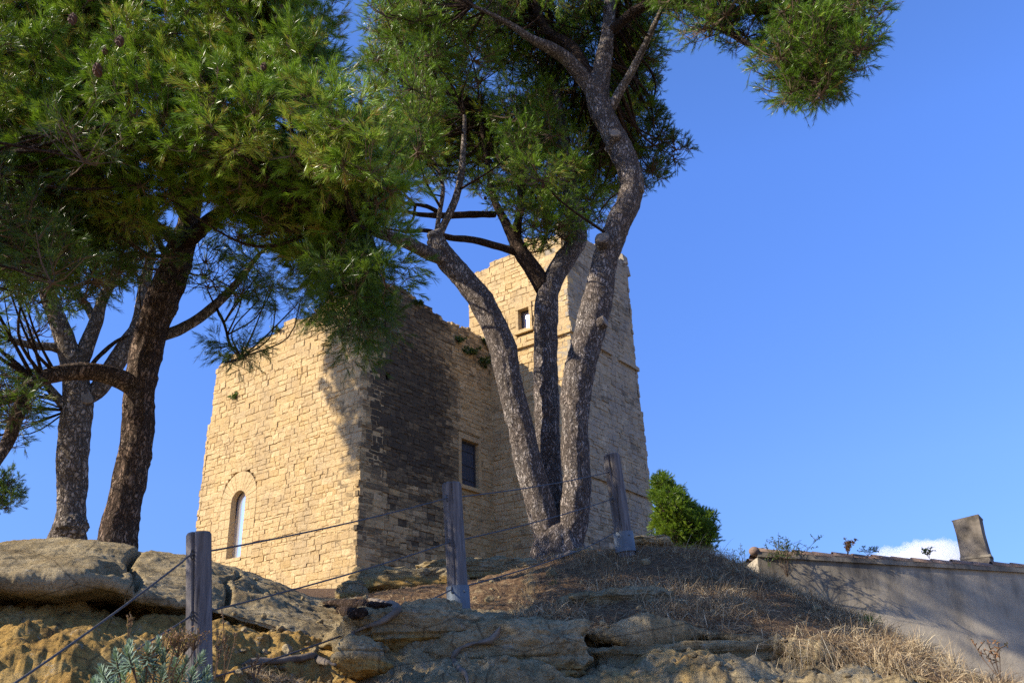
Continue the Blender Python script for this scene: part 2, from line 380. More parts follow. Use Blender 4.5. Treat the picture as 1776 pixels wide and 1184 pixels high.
# ------------------------------------------------------------------ ground
def rng_(s): return np.random.default_rng(s)
def terrain():
    U = np.linspace(-420, 2240, 1150)
    def prof(*k):
        k = np.array(k, float); y = np.interp(U, k[:, 0], k[:, 1])
        w = np.exp(-0.5 * (np.arange(-18, 19) / 7.0) ** 2); w /= w.sum()
        return np.convolve(np.pad(y, 18, 'edge'), w, 'valid')
    def line(v, d): return np.array([W(u, a, b) for u, a, b in zip(U, v, d)])
    flat = lambda d, z: np.array([[*(CAM + r * d_ / hypot(r[0], r[1]))[:2], z_] for r, d_, z_ in
                                  ((ray(u, 1184), dd, zz) for u, dd, zz in zip(U, np.broadcast_to(d, U.shape), np.broadcast_to(z, U.shape)))])
    sky_v = prof((-420, 946), (-100, 946), (0, 943), (90, 938), (170, 941), (235, 955), (330, 969), (400, 987), (480, 1011), (545, 1040), (600, 1044), (640, 1032), (760, 1022), (860, 998), (940, 978), (1000, 958), (1100, 947), (1190, 950), (1250, 970), (1300, 993), (1400, 1035), (1500, 1084), (1600, 1138), (1680, 1188), (1776, 1222), (2240, 1260))
    sky_d = prof((-420, 8.0), (345, 8.2), (545, 8.4), (640, 9.0), (800, 9.5), (940, 10.2), (1000, 9.9), (1100, 9.4), (1190, 9.1), (1300, 8.6), (1400, 8.1), (1500, 7.5), (1650, 6.7), (1776, 6.2), (2240, 5.4))
    mid_v = prof((-420, 968), (150, 962), (345, 992), (480, 1033), (560, 1063), (600, 1066), (700, 1052), (800, 1045), (900, 1028), (1000, 1002), (1100, 1000), (1200, 1010), (1300, 1040), (1500, 1112), (1650, 1172), (1776, 1224), (2240, 1265))
    mid_d = prof((-420, 7.1), (345, 7.2), (600, 7.4), (800, 7.2), (900, 7.5), (1000, 8.0), (1200, 7.8), (1300, 7.5), (1500, 6.8), (1650, 6.1), (1776, 5.7), (2240, 5.0))
    lip_v = prof((-420, 1012), (100, 1010), (180, 1004), (245, 1032), (345, 1048), (480, 1084), (560, 1104), (600, 1116), (630, 1086), (830, 1070), (900, 1080), (1000, 1092), (1200, 1090), (1350, 1110), (1500, 1146), (1650, 1190), (1776, 1230), (2240, 1272))
    lip_d = prof((-420, 5.9), (150, 5.95), (345, 6.1), (480, 6.1), (590, 6.1), (640, 5.7), (830, 5.9), (1000, 6.05), (1200, 6.2), (1500, 5.9), (1650, 5.45), (1776, 5.2), (2240, 4.6))
    rec_v = prof((-420, 1052), (200, 1050), (345, 1078), (500, 1110), (600, 1136), (640, 1112), (800, 1104), (1000, 1112), (1200, 1108), (1500, 1160), (1776, 1236), (2240, 1280))
    rec_d = prof((-420, 7.2), (190, 7.05), (270, 6.5), (345, 6.32), (500, 6.25), (600, 6.0), (640, 5.75), (800, 5.95), (1000, 6.45), (1200, 6.75), (1500, 6.3), (1776, 5.4), (2240, 4.7))
    low_v = prof((-420, 1118), (200, 1120), (345, 1122), (500, 1140), (600, 1160), (800, 1160), (1000, 1165), (1200, 1160), (1500, 1192), (1776, 1244), (2240, 1286))
    low_d = prof((-420, 6.1), (200, 6.0), (345, 5.8), (500, 5.8), (640, 5.5), (800, 5.45), (1000, 5.9), (1200, 6.2), (1500, 5.8), (1776, 5.15), (2240, 4.5))
    b_v = low_v * 0 + np.maximum(1206, low_v + 12)
    b_d = prof((-420, 5.2), (345, 5.0), (700, 5.0), (1200, 5.5), (1776, 4.8), (2240, 4.2))
    L = [flat(2.5, -0.25), flat(3.1, 0.35), flat(4.0, 1.15), line(b_v, b_d), line(low_v, low_d), line(rec_v, rec_d), line(lip_v, lip_d), line(mid_v, mid_d), line(sky_v, sky_d)]
    back = L[-1].copy(); dirs = nrm(back[:, :2] * 1.0); back[:, :2] += dirs * 1.6; back[:, 2] += 0.10
    L.append(back)
    right = smooth01((U - 1180) / 260)
    L.append(flat(14, 3.75 * (1 - right) + 1.4 * right))
    L.append(flat(24, 5.0 * (1 - right) + 1.2 * right))
    L.append(flat(60, 4.8 * (1 - right) + 1.0 * right))
    L.append(flat(420, -2)); L.append(flat(5000, -30))
    L = np.array(L)
    counts = [8, 10, 26, 34, 36, 36, 52, 44, 30, 24, 24, 14, 8, 6]
    rows, tt = [], []
    E = np.concatenate([2 * L[:1] - L[1:2], L, 2 * L[-1:] - L[-2:-1]])
    for i, n in enumerate(counts):
        a, b, c, d = E[i], E[i + 1], E[i + 2], E[i + 3]
        for t in np.linspace(0, 1, n, endpoint=False):
            if i < 9:
                m1, m2 = (c - a) * .42, (d - b) * .42
                if i == 8: m2 = (c - b) * .4
                h = (2 * t ** 3 - 3 * t * t + 1) * b + (t ** 3 - 2 * t * t + t) * m1 + (-2 * t ** 3 + 3 * t * t) * c + (t ** 3 - t * t) * m2
            else:
                h = b + (c - b) * t
            rows.append(h); tt.append(i + t)
    rows.append(L[-1]); tt.append(len(counts))
    P = np.array(rows); T = np.array(tt)[:, None] * np.ones((1, len(U))); UU = U[None] * np.ones((len(T), 1))
    # relief
    gu = np.gradient(P, axis=1); gt = np.gradient(P, axis=0); Nn = nrm(np.cross(gu, gt)); Nn[..., :] *= 1
    rock = smooth01((T - 1.6) / .8) * (1 - smooth01((T - 8.6) / .8))
    lit = smooth01((UU - 880) / 90) * smooth01((T - 5.92) / .15)
    lit = np.maximum(lit, .62 * smooth01((UU - 560) / 70) * smooth01((T - 6.5) / .3) * (1 - smooth01((UU - 900) / 50)))
    lit = np.maximum(lit, .75 * smooth01((UU - 400) / 60) * (1 - smooth01((UU - 700) / 60)) * smooth01((3.5 - T) / .4))
    lit = np.maximum(lit, smooth01((T - 9.2) / .5))
    och = smooth01((5.75 - T) / .5) * smooth01((T - 1.2) / .8) * (.62 + .25 * (UU < 640)) + .45 * np.exp(-((UU - 300) / 260) ** 2) * np.exp(-((T - 5.0) / .5) ** 2)
    och = och * (1 - .28 * smooth01((UU - 820) / 80))
    och = och * (1 - .5 * np.exp(-((UU - 800) / 150) ** 2))
    soft = 1 - .72 * lit
    left = 1 - smooth01((UU - 560) / 100)
    top_s = 1 - .60 * left * smooth01((T - 5.3) / .3)
    big = .20 * fbm(P * 1.1, 4, 3) + .07 * ridged(P * np.array([1.5, 1.5, 2.2]), 4, 9)
    fine = .060 * fbm(P * 5.0, 5, 21, .62) + .022 * np.abs(fbm(P * 13., 3, 23)) + .018 * ridged(P * np.array([5, 5, 7.]), 3, 27)
    crumb = (.05 * np.abs(fbm(P * np.array([2.0, 2.0, 5.0]), 5, 41)) + .03 * np.abs(fbm(P * np.array([8., 8., 14.]), 3, 47)) + .075 * vn(P * np.array([.9, .9, 8.]), 43) + .035 * vn(P * np.array([1.6, 1.6, 21.]), 44)) * smooth01((5.0 - T) / .6) * smooth01((T - 2.5) / .6)
    strata = .05 * vn(np.stack([P[..., 0] * .5, P[..., 1] * .5, P[..., 2] * 9], -1), 51) * smooth01((6.2 - T) / .4)
    near = 1 - .55 * np.exp(-((T - 8.0) / .45) ** 2)
    disp = rock * ((big * near + fine) * soft * top_s + crumb + strata)
    # fissures in the left outcrop
    def fiss(u0, u1, t0, t1, w, dep):
        f = np.clip((T - t0) / (t1 - t0), 0, 1); uc = u0 + (u1 - u0) * f + 9 * np.sin(f * 9)
        return -dep * np.exp(-((UU - uc) / w) ** 2) * smooth01((T - t0 + .1) / .2) * smooth01((t1 + .1 - T) / .2)
    disp = disp + fiss(225, 240, 5.9, 8.05, 6, .14) + fiss(385, 408, 6.2, 7.6, 4, .09) + fiss(120, 190, 6.5, 6.9, 8, .06) + fiss(170, 235, 6.1, 6.6, 14, .12)
    P = P + Nn * disp[..., None] * np.sign(Nn[..., 2:3].mean() if Nn[..., 2].mean() != 0 else 1)
    n, k = P.shape[:2]
    i = np.arange(n - 1)[:, None] * k; j = np.arange(k - 1)[None]
    q = np.stack([i + j, i + j + 1, i + k + j + 1, i + k + j], -1).reshape(-1, 4)
    o = mesh('ground', P.reshape(-1, 3), [q], M_GROUND, None, True, {'litter': lit.ravel(), 'ochre': och.ravel()})
    tag(o, 'rocky sandstone hillside with dry grass and pine litter on top', 'hillside', kind='structure')
    return U, np.array(T[:, 0]), P, lit, nrm(np.cross(np.gradient(P, axis=1), np.gradient(P, axis=0)))
TU, TT, TP, TLIT, TN = terrain()
_rad = np.concatenate([[0.01], np.geomspace(2, 8000, 40)]); _th = np.linspace(0, 2 * pi, 96, endpoint=False)
_V = np.stack([_rad[:, None] * np.cos(_th), _rad[:, None] * np.sin(_th), np.full((41, 96), -0.02) - (_rad[:, None] > 300) * 40], -1).reshape(-1, 3)
_i = np.arange(40)[:, None] * 96; _j = np.arange(96)[None]; _k = (_j + 1) % 96
tag(mesh('road', _V, [np.stack([_i + _j, _i + 96 + _j, _i + 96 + _k, _i + _k], -1).reshape(-1, 4)], M_ROAD, None, True),
    'unseen road at the foot of the rocky bank, made pale and sandy to bounce warm light', 'road', kind='structure')
def on_ground(u, t):
    """point of the finished ground sheet at column u, profile position t, with its normal"""
    i = int(np.clip(np.searchsorted(TU, u), 0, len(TU) - 1)); j = int(np.clip(np.searchsorted(TT, t), 0, len(TT) - 1))
    nn = TN[j, i]; return TP[j, i].copy(), nn * (1 if nn[2] > -0.2 else -1)
_gd = np.hypot(TP[..., 0], TP[..., 1])
def ground_z(x, y):
    d2 = (TP[..., 0] - x) ** 2 + (TP[..., 1] - y) ** 2
    idx = np.argsort(d2.ravel())[:6]; return float(TP[..., 2].ravel()[idx].max())

# ------------------------------------------------------------------ loose rocks
def rock(name, u, v, d, size, seed, label, och=.25, rot=0., sub=5, lit=0.0, group=None):
    V, Fc = ico(sub); c = W(u, v, d)
    q = V * 1.0
    q = np.sign(q) * np.abs(q) ** .72
    q = q * (1 + .34 * fbm(V * 1.4 + seed * 3.1, 4, seed)[:, None] + .05 * ridged(V * 2.2 + seed, 4, seed + 3)[:, None])
    q = q * np.asarray(size)
    cr, sr = cos(rot), sin(rot)
    q = np.stack([q[:, 0] * cr - q[:, 1] * sr, q[:, 0] * sr + q[:, 1] * cr, q[:, 2]], 1)
    q = q + V * (.045 * fbm(q * 6 + seed, 5, seed + 9, .62) + .018 * np.abs(fbm(q * 16, 3, seed + 2)) - .02 * (np.abs(vn(q * np.array([.8, .8, 14.]) + seed, 4)) < .12) + .012 * ridged(q * 7. + seed, 3, seed + 5))[:, None]
    oc = np.clip(och - .9 * np.clip(V[:, 2], -.3, .7), 0, 1)
    o = mesh(name, q + c, [Fc], M_GROUND, None, True, {'ochre': oc, 'litter': np.full(len(V), lit)}, loc=c)
    return tag(o, label, 'rock', group)
RG = 'sandstone rocks on the bank'
rock('rock_ledge', 700, 1014, 9.3, (.62, .40, .15), 5, 'long flat sandstone ledge with dark hollow below, in front of the castle corner', .5, .15, group=RG)
rock('rock_ledge', 840, 994, 10.0, (.75, .35, .13), 8, 'pale flat rock ledge between the middle fence post and the forked pine', .2, .1, group=RG)
rock('boulder', 612, 1026, 9.0, (.16, .14, .09), 11, 'small rounded rock at the left end of the long ledge', .2, .3, 4, group=RG)
rock('boulder', 715, 1098, 5.9, (.52, .34, .17), 14, 'broad grey rock below the roots with a rounded front', .25, .1, group=RG)
rock('boulder', 626, 1140, 5.35, (.15, .13, .09), 17, 'small ochre rock at the lower left foot of the broad grey rock', .35, .5, 4, group=RG)
rock('boulder', 880, 1138, 5.8, (.50, .30, .19), 20, 'dark wide rock with a pale lichen patch beside the hooked root', .25, -.1, group=RG)
rock('boulder', 1075, 1052, 7.0, (.42, .22, .11), 23, 'mossy low rock emerging from the dry grass mound', .1, 0, lit=.35, group=RG)
rock('boulder', 1225, 1146, 6.35, (.85, .35, .15), 26, 'wide low rock under the overhanging dry grass', .35, .0, group=RG)
rock('boulder', 1120, 944, 9.6, (.26, .22, .06), 29, 'flat grey footing slab beside the farthest fence post', .0, .0, 4, group=RG)
rock('boulder', 1010, 958, 9.9, (.12, .1, .05), 31, 'small pale stone at the foot of the forked pine', .0, .0, 4, group=RG)

def px_path(pts):
    P = np.array([W(u, v, d) for u, v, d, w in pts]); return P, np.array([pxr(p, a[3]) for p, a in zip(P, pts)])
bpy.context.view_layer.update()
def root(name, pts, label, cat, mat=M_ROOTW, seed=0, group='bare roots and branches on the bank'):
    P, r = px_path(pts); P = P.copy(); dg = bpy.context.evaluated_depsgraph_get()
    for k, (u, v, d, w) in enumerate(pts):
        ry = ray(u, v); ok, loc, nn, *_ = SC.ray_cast(dg, CAM.tolist(), (ry / np.linalg.norm(ry)).tolist())
        if ok: r[k] = pxr(loc, w); P[k] = np.array(loc) + np.array(nn) * r[k] * .3
    r[0] *= .4; r[-1] *= .35; V, q = tube(P, r, 14, .015, .010, .35, seed, True, (30, 30, 9))
    return tag(mesh(name, V, q, mat, None, True, loc=tuple(P[0])), label, cat, group)
root('fallen_branch', [(418, 1152, 5.45, 5), (440, 1147, 5.45, 11), (480, 1146, 5.5, 12), (515, 1143, 5.5, 13), (540, 1138, 5.5, 12), (552, 1145, 5.5, 16), (582, 1150, 5.55, 14)], 'pale bleached branch lying below the lowest cable', 'branch', seed=1)
root('tree_root', [(560, 1052, 7.0, 10), (590, 1058, 6.9, 18), (615, 1066, 6.8, 20), (632, 1062, 6.8, 12), (628, 1085, 6.6, 7)], 'dark gnarled root at the end of the left outcrop', 'root', M_LIMB, 2)
root('tree_root', [(640, 1040, 7.2, 10), (662, 1050, 7.0, 16), (688, 1056, 6.9, 18), (665, 1075, 6.6, 14), (640, 1084, 6.4, 10), (612, 1098, 6.1, 8), (622, 1112, 5.9, 5)], 'pale twisted root crossing the lowest cable', 'root', M_ROOTW, 3)
root('tree_root', [(868, 1085, 5.9, 8), (858, 1106, 5.75, 13), (842, 1112, 5.7, 11), (808, 1118, 5.55, 6), (790, 1132, 5.45, 10), (788, 1150, 5.4, 9), (806, 1168, 5.3, 9), (812, 1190, 5.3, 6)], 'thin hooked root on the broad grey rock', 'root', M_ROOTW, 4)
root('tree_root', [(560, 1045, 7.6, 8), (600, 1048, 7.5, 14), (640, 1050, 7.5, 13), (680, 1048, 7.5, 8)], 'straight dark root under the long ledge', 'root', M_LIMB, 5)
root('fallen_branch', [(940, 972, 9.6, 5), (962, 968, 9.5, 8), (985, 960, 9.4, 7), (1000, 955, 9.4, 4)], 'small pale stick at the foot of the forked pine', 'branch', M_CUT, 6)


# ------------------------------------------------------------------ castle
AX = np.array([sin(radians(-54.7)), cos(radians(-54.7)), 0.]); BX = np.array([sin(radians(35.3)), cos(radians(35.3)), 0.]); ZX = np.array([0, 0, 1.])
KC = W(617, 1000, 28); KC[2] = 0.
castle = empty('stone_castle', KC + ZX * 4.5, 'ruined honey coloured stone keep with a taller ragged tower behind its right side', 'castle')
def wall_face(mb, O, ax, n, s0, s1, z0, topf, seed, hole=None, hr=(.20, .36), wr=(.28, .72), rough=1., stain_shade_f=None, back=1.0, reliefz=None, tintb=0.):
    """courses of single stones in front of a solid backing; hole(z) -> list of (sa, sb) left out"""
    hr = (hr[0] * .80, hr[1] * .82); wr = (wr[0] * .8, wr[1] * .88)
    R = rng_(seed); z = z0; ztop = max(topf(s) for s in np.linspace(s0, s1, 40)) + .3
    hole = hole or (lambda z: [])
    while z < ztop:
        k = reliefz(z) if reliefz else 1.
        h = R.uniform(*hr) * (.8 + .2 * k) * (1. if R.random() > .22 else .6)
        segs = [(s0, s1)]
        for a, b in hole(z + h / 2):
            ns = []
            for p, q in segs:
                if b <= p or a >= q: ns.append((p, q)); continue
                if a > p: ns.append((p, a))
                if b < q: ns.append((b, q))
            segs = ns
        for p, q in segs:
            s = p
            while s < q - .02:
                w = R.uniform(*wr) * (h / .28) ** .5
                e = s + w
                if q - e < .16: e = q
                sub = [(s, e, z, z + h)]
                if R.random() < .10 and h > .26: sub = [(s, e, z, z + h * .52), (s, e, z + h * .52, z + h)]
                for a, b, c, d in sub:
                    if (c + d) / 2 > topf((a + b) / 2): continue
                    g = R.uniform(.001, .007) * rough * (.4 + .6 * k)
                    pr = R.uniform(0, .022) * k * rough
                    if R.random() < .10 * rough * k: pr -= R.uniform(.02, .07)
                    j = .016 * rough
                    fl = R.random() < .38
                    if fl: g *= .2; pr = R.uniform(.006, .012)
                    y0 = R.uniform(-.012, .012) * rough; y1 = R.uniform(-.012, .012) * rough
                    out = np.array([[a + g, c + g + y0], [b - g, c + g + y1], [b - g, d - g + y1], [a + g, d - g + y0]]) + R.uniform(-j, j, (4, 2))
                    if a <= s0 + .01: out[[0, 3], 0] += R.uniform(-.05, .03) * rough
                    if b >= s1 - .01: out[[1, 2], 0] += R.uniform(-.03, .05) * rough
                    cen = out.mean(0); bev = .012 + .022 * R.random() * rough if not fl else .006
                    inn = cen + (out - cen) * np.maximum(0.5, 1 - bev / np.maximum(np.abs(out - cen), .03))
                    dep = np.concatenate([pr + R.uniform(-.010, .010, 4) * rough, np.full(4, pr - (.003 if fl else .006 + .010 * k)) + R.uniform(-.006, .006, 4) * rough, np.full(4, -.14)])
                    sc_ = np.concatenate([inn, out, out])
                    V = O + ax * sc_[:, :1] + ZX * sc_[:, 1:] + n * dep[:, None]
                    Q = np.array([[0, 1, 2, 3], [4, 5, 1, 0], [5, 6, 2, 1], [6, 7, 3, 2], [7, 4, 0, 3], [8, 9, 5, 4], [9, 10, 6, 5], [10, 11, 7, 6], [11, 8, 4, 7]])
                    cz = (a + b) / 2, (c + d) / 2
                    st = stain_shade_f(*cz) + R.normal(0, .10) if stain_shade_f else R.normal(0, .05)
                    mb.add(V, [Q], tint=np.clip(R.normal(.5 + tintb, .24), 0, 1), stain=st)
                s = e
        z += h
    for s in np.arange(s0, s1, .085):
        if z0 > 13.9 or ztop > 15.5:
            V, Fc = ico(1); zt = topf(s)
            if zt < ztop - 2.5 and topf(s0) == topf(s1): continue
            V = V * R.uniform(.05, .15, 3) * np.array([1, 1, .8]) * (1 + .25 * R.normal(size=(len(V), 1)) * .5)
            mb.add(O + ax * (s + R.normal(0, .05)) + ZX * (zt + R.uniform(-.10, .03)) - n * R.uniform(.05, .4) + V, [Fc], tint=R.random(), stain=.22 + R.normal(0, .12))
    # backing: narrow solid strips, open at the holes
    w = .12
    for s in np.arange(s0, s1 - .001, w):
        e = min(s + w, s1); zt = topf((s + e) / 2) - .16
        zs = np.arange(z0, zt, .06); cur = None; runs = []
        op = [any(a < (s + e) / 2 < b for a, b in hole(zz)) for zz in zs]
        for zz, o_ in zip(zs, op):
            if not o_ and cur is None: cur = zz
            if o_ and cur is not None: runs.append((cur, zz)); cur = None
        if cur is not None: runs.append((cur, zt))
        for c, d in runs:
            if d - c < .02: continue
            V, Q = box8(O + ax * (s + e) / 2 + ZX * (c + d) / 2 - n * (.020 + back / 2), [ax, n, ZX], ((e - s) / 2, back / 2, (d - c) / 2))
            mb.add(V, Q, tint=.4, stain=stain_shade_f((s + e) / 2, (c + d) / 2) if stain_shade_f else .05)
def topline(pts, seed, amp=.16):
    pts = np.array(pts, float)
    def f(s):
        return float(np.interp(s, pts[:, 0], pts[:, 1]) + 1.8 * amp * fbm(np.array([s * 1.6, seed * 3.3, .5]), 4, seed, .65))
    return f
NA = -BX          # outward normal of the faces that run along AX
NB = -AX          # outward normal of the faces that run along BX
# sunlit face of the low keep, arched window
def arch_hole(z):                      # the dressed surround of the arched window
    c = 6.12
    if 7.55 < z < 9.75: return [(c - 1.0, c + 1.0)]
    if 9.75 <= z < 10.85: h = math.sqrt(max(0, 1.1 ** 2 - (z - 9.75) ** 2)) * .91; return [(c - h, c + h)]
    return []
mb = MB()
def st_left(s, z):
    v = -.1 + .55 * smooth01((z - 14.4) / 1.4) * (.5 + .5 * float(vn(np.array([s * .7, z * .7, 2.]), 5)))
    return float(v)
wall_face(mb, KC, AX, NA, 0, 8.32, 4.2, topline([(0, 16.7), (.8, 16.9), (1.6, 16.6), (2.25, 16.2), (3.4, 16.05), (4.2, 16.25), (4.8, 15.95), (6.2, 15.85), (7.2, 15.6), (8.3, 15.45)], 4), 101, arch_hole,
          stain_shade_f=st_left, reliefz=lambda z: .45 + .6 * smooth01((z - 11.2) / 2.), rough=1.0, hr=(.17, .33), wr=(.24, .72))
# stepped left edge, a little wider below
wall_face(mb, KC + AX * 8.32, AX, NA, 0, .16, 4.2, lambda s: 13.1, 102, hr=(.2, .36), back=2.)
mb.build('sunlit_wall', M_STONE, castle)
# shaded face with the dark lichen and a door
def door_hole(z): return [(5.02, 6.36)] if 9.98 < z < 12.22 else ([(1.06, 1.28)] if 13.02 < z < 13.36 else [])
def stain_shade_right(s, z):
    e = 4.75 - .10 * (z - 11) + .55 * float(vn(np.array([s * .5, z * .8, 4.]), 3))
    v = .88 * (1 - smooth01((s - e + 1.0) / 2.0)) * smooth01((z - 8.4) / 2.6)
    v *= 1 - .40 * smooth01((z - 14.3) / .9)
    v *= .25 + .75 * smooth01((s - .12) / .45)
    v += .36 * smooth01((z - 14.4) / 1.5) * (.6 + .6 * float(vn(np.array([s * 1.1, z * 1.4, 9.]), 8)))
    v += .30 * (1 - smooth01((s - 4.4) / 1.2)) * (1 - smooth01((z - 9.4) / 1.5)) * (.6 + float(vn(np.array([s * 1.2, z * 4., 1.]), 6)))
    return float(v * .82 + .25 * (1 - .6 * smooth01((s - 4.6) / .8) * (1 - smooth01((z - 13.) / 1.5))))  # lichen stain, plus a base tone that paints the face's shade darker
mb = MB()
wall_face(mb, KC, BX, NB, 0, 7.25, 4.2, topline([(0, 16.7), (1.5, 16.85), (3.0, 16.75), (4.6, 16.6), (5.6, 16.75), (6.4, 16.65), (7.25, 16.3)], 9), 111, door_hole, stain_shade_f=stain_shade_right, hr=(.16, .31), wr=(.24, .66), rough=1.15)
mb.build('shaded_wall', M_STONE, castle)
# unseen sides and the filling of the keep
mb = MB()
wall_face(mb, KC + AX * 8.4, BX, AX, .9, 7.2, 4.2, topline([(0, 15.4), (7.2, 15.6)], 12), 121, hr=(.25, .4), wr=(.4, .9))
V, Q = box8(KC + AX * 4.2 + BX * 4.2 + ZX * 9.6, [AX, BX, ZX], (3.3, 3.2, 5.4)); mb.add(V, Q, tint=.3, stain=.1)
mb.build('rear_wall', M_STONE, castle)
# tower
TO = KC + BX * 7.18
def twin(z): return [(-2.18, -1.36)] if 16.42 < z < 17.86 else []
def stain_shade_tl(s, z): return float(-.12 + .25 * smooth01((z - 19.2) / 1.2) + .30 * smooth01((15.4 - z) / 2.) * (.7 + .5 * float(vn(np.array([s * .8, z * 1.2, 3.]), 12))))  # stain near the top; the darker lower part is painted shade
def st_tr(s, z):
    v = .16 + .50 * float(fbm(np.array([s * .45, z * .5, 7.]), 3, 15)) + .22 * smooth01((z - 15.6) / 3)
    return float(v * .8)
mb = MB()
def ttop(s):   # ragged left side of the tower
    return topline([(-3.95, 20.6), (-3.2, 20.35), (-2.4, 20.75), (-1.4, 20.5), (-.6, 20.35), (.2, 20.25), (.75, 20.2), (.98, 19.6), (1.1, 18.5)], 21, .14)(s)
wall_face(mb, TO, AX, NA, -3.92, 1.1, 4.2, ttop, 131, twin, stain_shade_f=stain_shade_tl, tintb=.12, rough=1.15, hr=(.2, .34))
mb.build('tower_lit_wall', M_STONE, castle)
mb = MB()
TC = TO - AX * 3.92
wall_face(mb, TC, BX, NB, 0, 5.36, 15.95, topline([(0, 20.65), (.8, 20.75), (1.5, 20.9), (2.6, 20.85), (3.6, 21.1), (4.6, 21.2), (5.36, 21.35)], 33, .15), 141, stain_shade_f=st_tr, tintb=-.1, hr=(.2, .33))
wall_face(mb, TC, BX, NB, 0, 5.40, 14.05, lambda s: 15.9, 142, stain_shade_f=st_tr, tintb=-.1, hr=(.2, .33))
wall_face(mb, TC + NB * .03, BX, NB, 0, 5.50, 4.2, lambda s: 14.05, 143, stain_shade_f=st_tr, tintb=-.05, hr=(.2, .33))
# corner chips standing up at the top right
for k, (s, z, w, h) in enumerate([(5.25, 21.45, .22, .2), (5.34, 20.9, .2, .24), (.5, 20.95, .3, .16), (1.2, 21.05, .25, .14), (3.1, 21.1, .28, .15)]):
    V, Q = box8(TC + BX * s + ZX * z - NB * .25, [BX, NB, ZX], (w, .3, h)); mb.add(V + rng_(k).uniform(-.05, .05, V.shape), Q, tint=.3, stain=.2)
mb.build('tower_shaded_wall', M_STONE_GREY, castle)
mb = MB()
V, Q = box8(TC + AX * 2.5 + BX * 2.8 + ZX * 12.0, [AX, BX, ZX], (1.7, 1.9, 7.6)); mb.add(V, Q, tint=.3, stain=.1)
wall_face(mb, TO + AX * 1.08, BX, AX, .95, 5.3, 14, topline([(0, 18.4), (1, 19.6), (5.3, 20.6)], 44), 151, hr=(.25, .4), wr=(.4, .9))
wall_face(mb, TC + BX * 5.36, AX, BX, .0, 5.0, 4.2, topline([(0, 21.2), (5, 20.4)], 46), 152, hr=(.25, .4), wr=(.4, .9))
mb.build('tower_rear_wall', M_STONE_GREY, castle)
def course(name, O, ax, n, s0, s1, z, h=.16, p=.13, seed=0, mat=None):
    mb = MB(); R = rng_(seed); s = s0
    while s < s1 - .05:
        e = min(s1, s + R.uniform(.5, 1.0))
        if R.random() > .06:
            V, Q = box8(O + ax * (s + e) / 2 + ZX * z + n * (p / 2 - .05), [ax, n, ZX], ((e - s) / 2 - .006, p / 2 + .05, h / 2))
            V[4:6] -= 0; V = V + R.uniform(-.012, .012, V.shape)
            mb.add(V, Q, tint=R.uniform(.1, .6), stain=R.normal(.12, .1))
        s = e
    return mb.build(name, mat or M_STONE, castle)
course('string_course', TO, AX, NA, -4.0, -.1, 15.94, seed=1)
course('string_course', TC, BX, NB, -.1, 5.42, 15.97, seed=2, mat=M_STONE_GREY)
course('string_course', TC, BX, NB, -.05, 5.54, 10.33, seed=3, mat=M_STONE_GREY)
